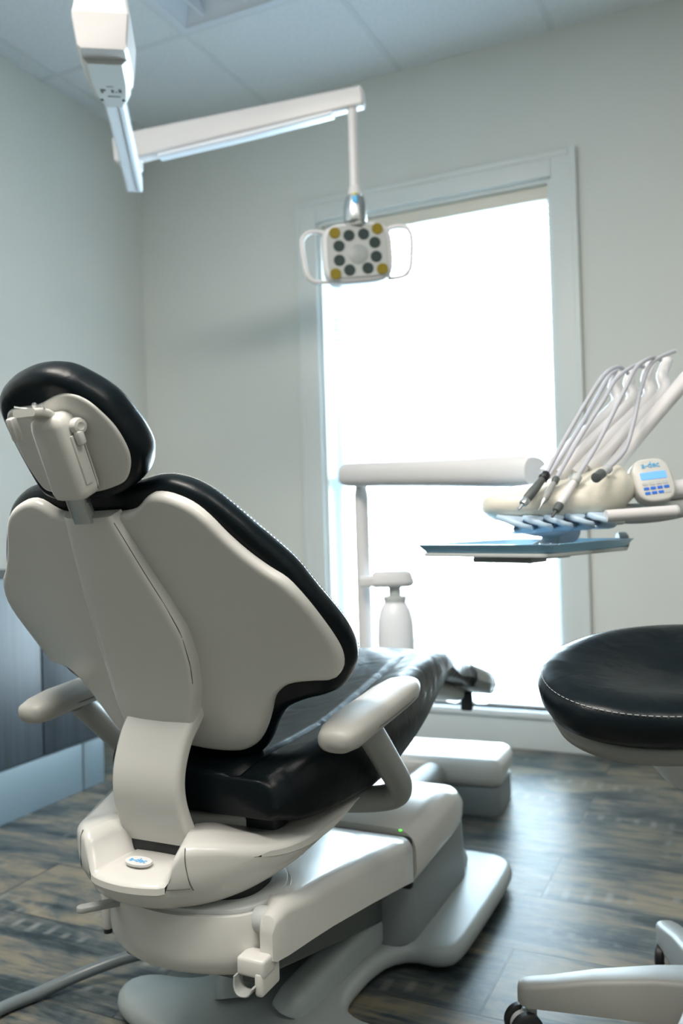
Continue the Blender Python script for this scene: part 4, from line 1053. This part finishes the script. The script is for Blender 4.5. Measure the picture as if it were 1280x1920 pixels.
# spring arm
e0 = mt @ V((0, armlen - 0.045, 2.06)); e1 = V((-0.998, 2.285, 2.112))
bm = new_bm(); add_lathe(bm, [(0.022, 0), (0.030, 0.006), (0.030, 0.05), (0.022, 0.056)], V((e0.x, e0.y, 1.986)), n=24); link('arm_joint', bm, 'offwhite', lt)
sd = (e1 - e0).normalized()
bm = new_bm()
add_sweep(bm, [e0 - sd * 0.055, e0 - sd * 0.045, e0, e0.lerp(e1, 0.5), e1, e1 + sd * 0.028, e1 + sd * 0.034], rrect(0.026, 0.044, 0.012), scales=[(0.8, 0.85), (1, 1), (1, 1), (0.92, 0.82), (0.8, 0.66), (0.8, 0.66), (0.6, 0.5)]); link('spring_arm', bm, 'offwhite', lt)
bm = new_bm(); add_sweep(bm, [e0 + sd * 0.09 + V((0, 0, -0.044)), e0.lerp(e1, 0.55) + V((0, 0, -0.040)), e1 - sd * 0.06 + V((0, 0, -0.030))], rrect(0.018, 0.008, 0.004)); link('cable_channel', bm, 'lampwhite', lt)
# drop tube and yoke
dt = V((-1.000, 2.284, 0))
bm = new_bm(); add_lathe(bm, [(0.014, 1.845), (0.0135, 2.09)], dt, n=20)
add_lathe(bm, [(0.013, 1.825), (0.020, 1.832), (0.018, 1.85), (0.014, 1.858)], dt, n=20); link('drop_tube', bm, 'offwhite', lt)
bm = new_bm(); add_lathe(bm, [(0.031, 1.752), (0.033, 1.760), (0.033, 1.80), (0.027, 1.824), (0.018, 1.83)], dt, n=28); yk = link('head_joint', bm, 'steel', lt)
LN = V((-fw.x, -fw.y, 0)).normalized(); LX = V((rt.x, rt.y, 0))
bm = new_bm(); add_box(bm, dt + LN * 0.030 + V((0, 0, 1.808)), (0.016, 0.010, 0.022), 0.002, 2); link('blue_label', bm, 'cyan', yk)
bm = new_bm(); add_box(bm, dt + LN * 0.018 + V((0, 0, 1.829)), (0.012, 0.010, 0.006), 0.001, 2); link('yellow_mark', bm, 'yellow', yk)
hc = V((-0.998, 2.286, 1.666)) + LN * 0.0
mh = frame(hc, LX + V((0, 0, 0.035)), V((0, 0, 1)) + LN * -0.05)          # local z faces the room
bm = new_bm(); add_prism(bm, superell(0.103, 0.090, 4.0, 56), -0.062, 0.012, 0.02, 5, mtx=mh); hdm = link('lamp_head', bm, 'offwhite', lt)
bm = new_bm(); add_prism(bm, superell(0.088, 0.077, 4.5, 56), 0.009, 0.0145, 0.001, 1, mtx=mh); link('lamp_face', bm, 'lampface', hdm)
LED = [(303, 415, 1), (393, 437, 0), (487, 434, 0), (577, 405, 1), (325, 502, 0), (555, 493, 0), (322, 595, 0), (558, 585, 0), (293, 682, 1), (383, 662, 0), (500, 657, 0), (592, 668, 1)]
sc_ = 0.2917 * 2.5 / FPX
for lx_, ly_, yel in LED:
    bm = new_bm(); a, b_ = (lx_ - 441) * sc_, -(ly_ - 540) * sc_ + (lx_ - 441) * sc_ * 0.0
    add_lathe(bm, [(0.0165, 0), (0.0165, 0.003), (0.015, 0.0035), (0.010, 0.003), (0.004, 0.0028)], mh @ V((a, b_, 0.0135)), mh.to_3x3() @ V((0, 0, 1)), 20); link('led_lens', bm, 'yellowled' if yel else 'darkled', hdm)
bm = new_bm(); add_lathe(bm, [(0.029, 0), (0.029, 0.002), (0.026, 0.003)], mh @ V(((445 - 441) * sc_, -(562 - 540) * sc_, 0.0135)), mh.to_3x3() @ V((0, 0, 1)), 32); link('sensor_disc', bm, 'lampdisc', hdm)
bm = new_bm(); add_box(bm, dt + V((0, 0, 1.755)), (0.05, 0.04, 0.03), 0.008); link('neck', bm, 'lightgrey', yk)
for s in (-1, 1):
    bm = new_bm()
    add_tube(bm, [mh @ V((s * 0.090, 0.070, -0.02)), mh @ V((s * 0.118, 0.074, -0.012)), mh @ V((s * 0.145, 0.066, -0.004)), mh @ V((s * 0.159, 0.040, 0)), mh @ V((s * 0.156, -0.02, 0)), mh @ V((s * 0.150, -0.055, 0)), mh @ V((s * 0.135, -0.074, -0.004)), mh @ V((s * 0.112, -0.078, -0.01)), mh @ V((s * 0.088, -0.076, -0.02))], 0.0068, 14, 7)
    link('side_handle', bm, 'offwhite', hdm)

# ------------------------------------------------------------------ stool
SC = V((-0.052, 1.470, 0))
st = thing('operator_stool', 'black saddle topped stool on grey star base with casters', 'stool', tuple(SC))
# seat: tilted cushion, long axis across
smx = frame(V((-0.104, 1.398, 0.650)), V((rt.x, rt.y, 0)), V((fw.x, fw.y, 0)) + V((0, 0, 0.20)))
def stool_out(n=72, a=0.212, b=0.188):
    out = []
    for k in range(n):
        t = 2 * PI * k / n; c_, s_ = math.cos(t), math.sin(t)
        out.append((a * math.copysign(abs(c_) ** 0.96, c_) + 0.045 * s_, b * math.copysign(abs(s_) ** 0.95, s_) + 0.01 * c_))
    return out
def smap(x, y, d): return smx @ V((x, y, d))
so = stool_out(); bm = new_bm()
edge = [(0.034, -0.050), (0.014, -0.044), (0.004, -0.030), (0.0, -0.014), (0.001, -0.002), (0.006, 0.006), (0.014, 0.011)]
add_pillow(bm, so, smap, edge, (0, 0), (lambda u: 0.0, lambda u: 0.012 * math.sin(min(u / 0.35, 1) * PI / 2) - 0.036 * max(0, u - 0.10) / 0.90), n=120, rings_in=12)
stc = link('seat', bm, 'black', st, angle=80)
bm = new_bm(); P_ = resample(catmull([V((a, b, 0)) for a, b in so], 4, True), 420)
for k in range(0, 420, 3):
    q = [smap(*(p * 0.978).xy, 0.0072) for p in (P_[k], P_[(k + 2) % 420])]
    add_tube(bm, q, 0.0005, 4, 0)
link('stitching', bm, 'thread', stc)
bm = new_bm(); add_pillow(bm, [(a * 0.90, b * 0.91) for a, b in so], smap, [(0.03, -0.080), (0.008, -0.074), (0.0, -0.060), (0.004, -0.046)], (0, 0), (lambda u: -0.012 * u, lambda u: 0.0), n=96); link('seat_pan', bm, 'stoolgrey', st, angle=80)
bm = new_bm(); add_lathe(bm, [(0.128, -0.074), (0.122, -0.092), (0.100, -0.116), (0.068, -0.148), (0.044, -0.176), (0.034, -0.186)], smx @ V((0.03, 0.0, 0)), smx.to_3x3() @ V((0, 0, 1)), 48); link('mechanism_cover', bm, 'lightgrey', st, angle=60)
bm = new_bm(); add_box(bm, V((-0.078, 1.434, 0.515)), (0.10, 0.10, 0.06), 0.02); link('mechanism', bm, 'darkgrey', st)
bm = new_bm(); add_lathe(bm, [(0.030, 0.12), (0.030, 0.36), (0.026, 0.37), (0.016, 0.372), (0.016, 0.53)], SC, n=28); link('gas_column', bm, 'blackp', st)
bm = new_bm(); add_lathe(bm, [(0.046, 0.085), (0.056, 0.092), (0.058, 0.150), (0.050, 0.166), (0.034, 0.170)], SC, n=36); link('hub', bm, 'stoolgrey', st)
t0 = math.atan2(1.455 - SC.y, -0.352 - SC.x)
for k in range(5):
    a = t0 - 2 * PI * k / 5; d = V((math.cos(a), math.sin(a), 0)); RR = 0.305
    bm = new_bm(); rings = []
    sd_ = V((-d.y, d.x, 0))
    for f, w, zt, zb in ((0.035, 0.036, 0.158, 0.088), (0.10, 0.031, 0.150, 0.082), (0.20, 0.026, 0.129, 0.073), (0.27, 0.023, 0.109, 0.067), (RR, 0.0225, 0.101, 0.064), (RR + 0.012, 0.019, 0.099, 0.065), (RR + 0.020, 0.011, 0.096, 0.067)):
        p = SC + d * f
        rings.append([p + sd_ * x + V((0, 0, z)) for x, z in ((w, zb), (w, zt - 0.008), (w - 0.003, zt - 0.003), (w - 0.009, zt), (-w + 0.009, zt), (-w + 0.003, zt - 0.003), (-w, zt - 0.008), (-w, zb))])
    add_rings(bm, rings); leg = link('leg', bm, 'stoolgrey', st, angle=35)
    cp = SC + d * RR; wa = a + (0.55, -0.5, 0.9, 0.2, 1.4)[k]; wd = V((math.cos(wa), math.sin(wa), 0)); wn = V((-wd.y, wd.x, 0))
    bm = new_bm(); add_lathe(bm, [(0.010, 0.040), (0.010, 0.066)], cp, n=14)
    cc = cp + wd * 0.014 + V((0, 0, 0.0275))
    add_lathe(bm, [(0.022, -0.0065), (0.022, 0.0065)], cc, wn, 24)
    add_box(bm, cp + wd * 0.006 + V((0, 0, 0.044)), (0.022, 0.022, 0.022), 0.005); link('caster_fork', bm, 'lightgrey', leg)
    for s in (-1, 1):
        bm = new_bm(); add_lathe(bm, [(0.012, -0.009), (0.0235, -0.0085), (0.0275, -0.005), (0.0275, 0.005), (0.0235, 0.0085), (0.012, 0.009)], cc + wn * 0.0165 * s, wn, 28); link('caster_wheel', bm, 'blackp', leg)

# ------------------------------------------------------------------ light
w = bpy.data.worlds.new('sky'); scene.world = w; w.use_nodes = True
bg = w.node_tree.nodes['Background']; bg.inputs['Color'].default_value = (0.72, 0.87, 1.0, 1); bg.inputs['Strength'].default_value = 33.0
po = bpy.data.lights.new('window_portal', 'AREA'); po.shape = 'RECTANGLE'; po.size = WX1 - WX0; po.size_y = WZ1 - WZ0
po.cycles.is_portal = True
poo = bpy.data.objects.new('window_portal', po); COL.objects.link(poo); poo.location = ((WX0 + WX1) / 2, D + 0.17, (WZ0 + WZ1) / 2); poo.rotation_euler = (-PI / 2, 0, 0)
def panel(name, x, y, sx, sy, watts, col):
    l = bpy.data.lights.new(name, 'AREA'); l.shape = 'RECTANGLE'; l.size = sx; l.size_y = sy; l.energy = watts; l.color = col
    o = bpy.data.objects.new(name, l); COL.objects.link(o); o.location = (x, y, H - 0.02); return o
panel('ceiling_panel_lamp', -0.95, 0.28, 1.2, 0.6, 76, (1.0, 0.94, 0.86))
panel('ceiling_panel_lamp', 0.90, 0.32, 1.2, 0.6, 26, (1.0, 0.94, 0.86))

vs_ = scene.view_settings
scene.display_settings.display_device = 'sRGB'
vs_.view_transform = 'Standard'; vs_.look = 'None'; vs_.gamma = 1.0; vs_.exposure = 0.08; vs_.use_curve_mapping = False
scene.cycles.max_bounces = 10; scene.cycles.diffuse_bounces = 5; scene.cycles.transparent_max_bounces = 12
scene.cycles.sample_clamp_indirect = 6.0
scene.cycles.use_denoising = True
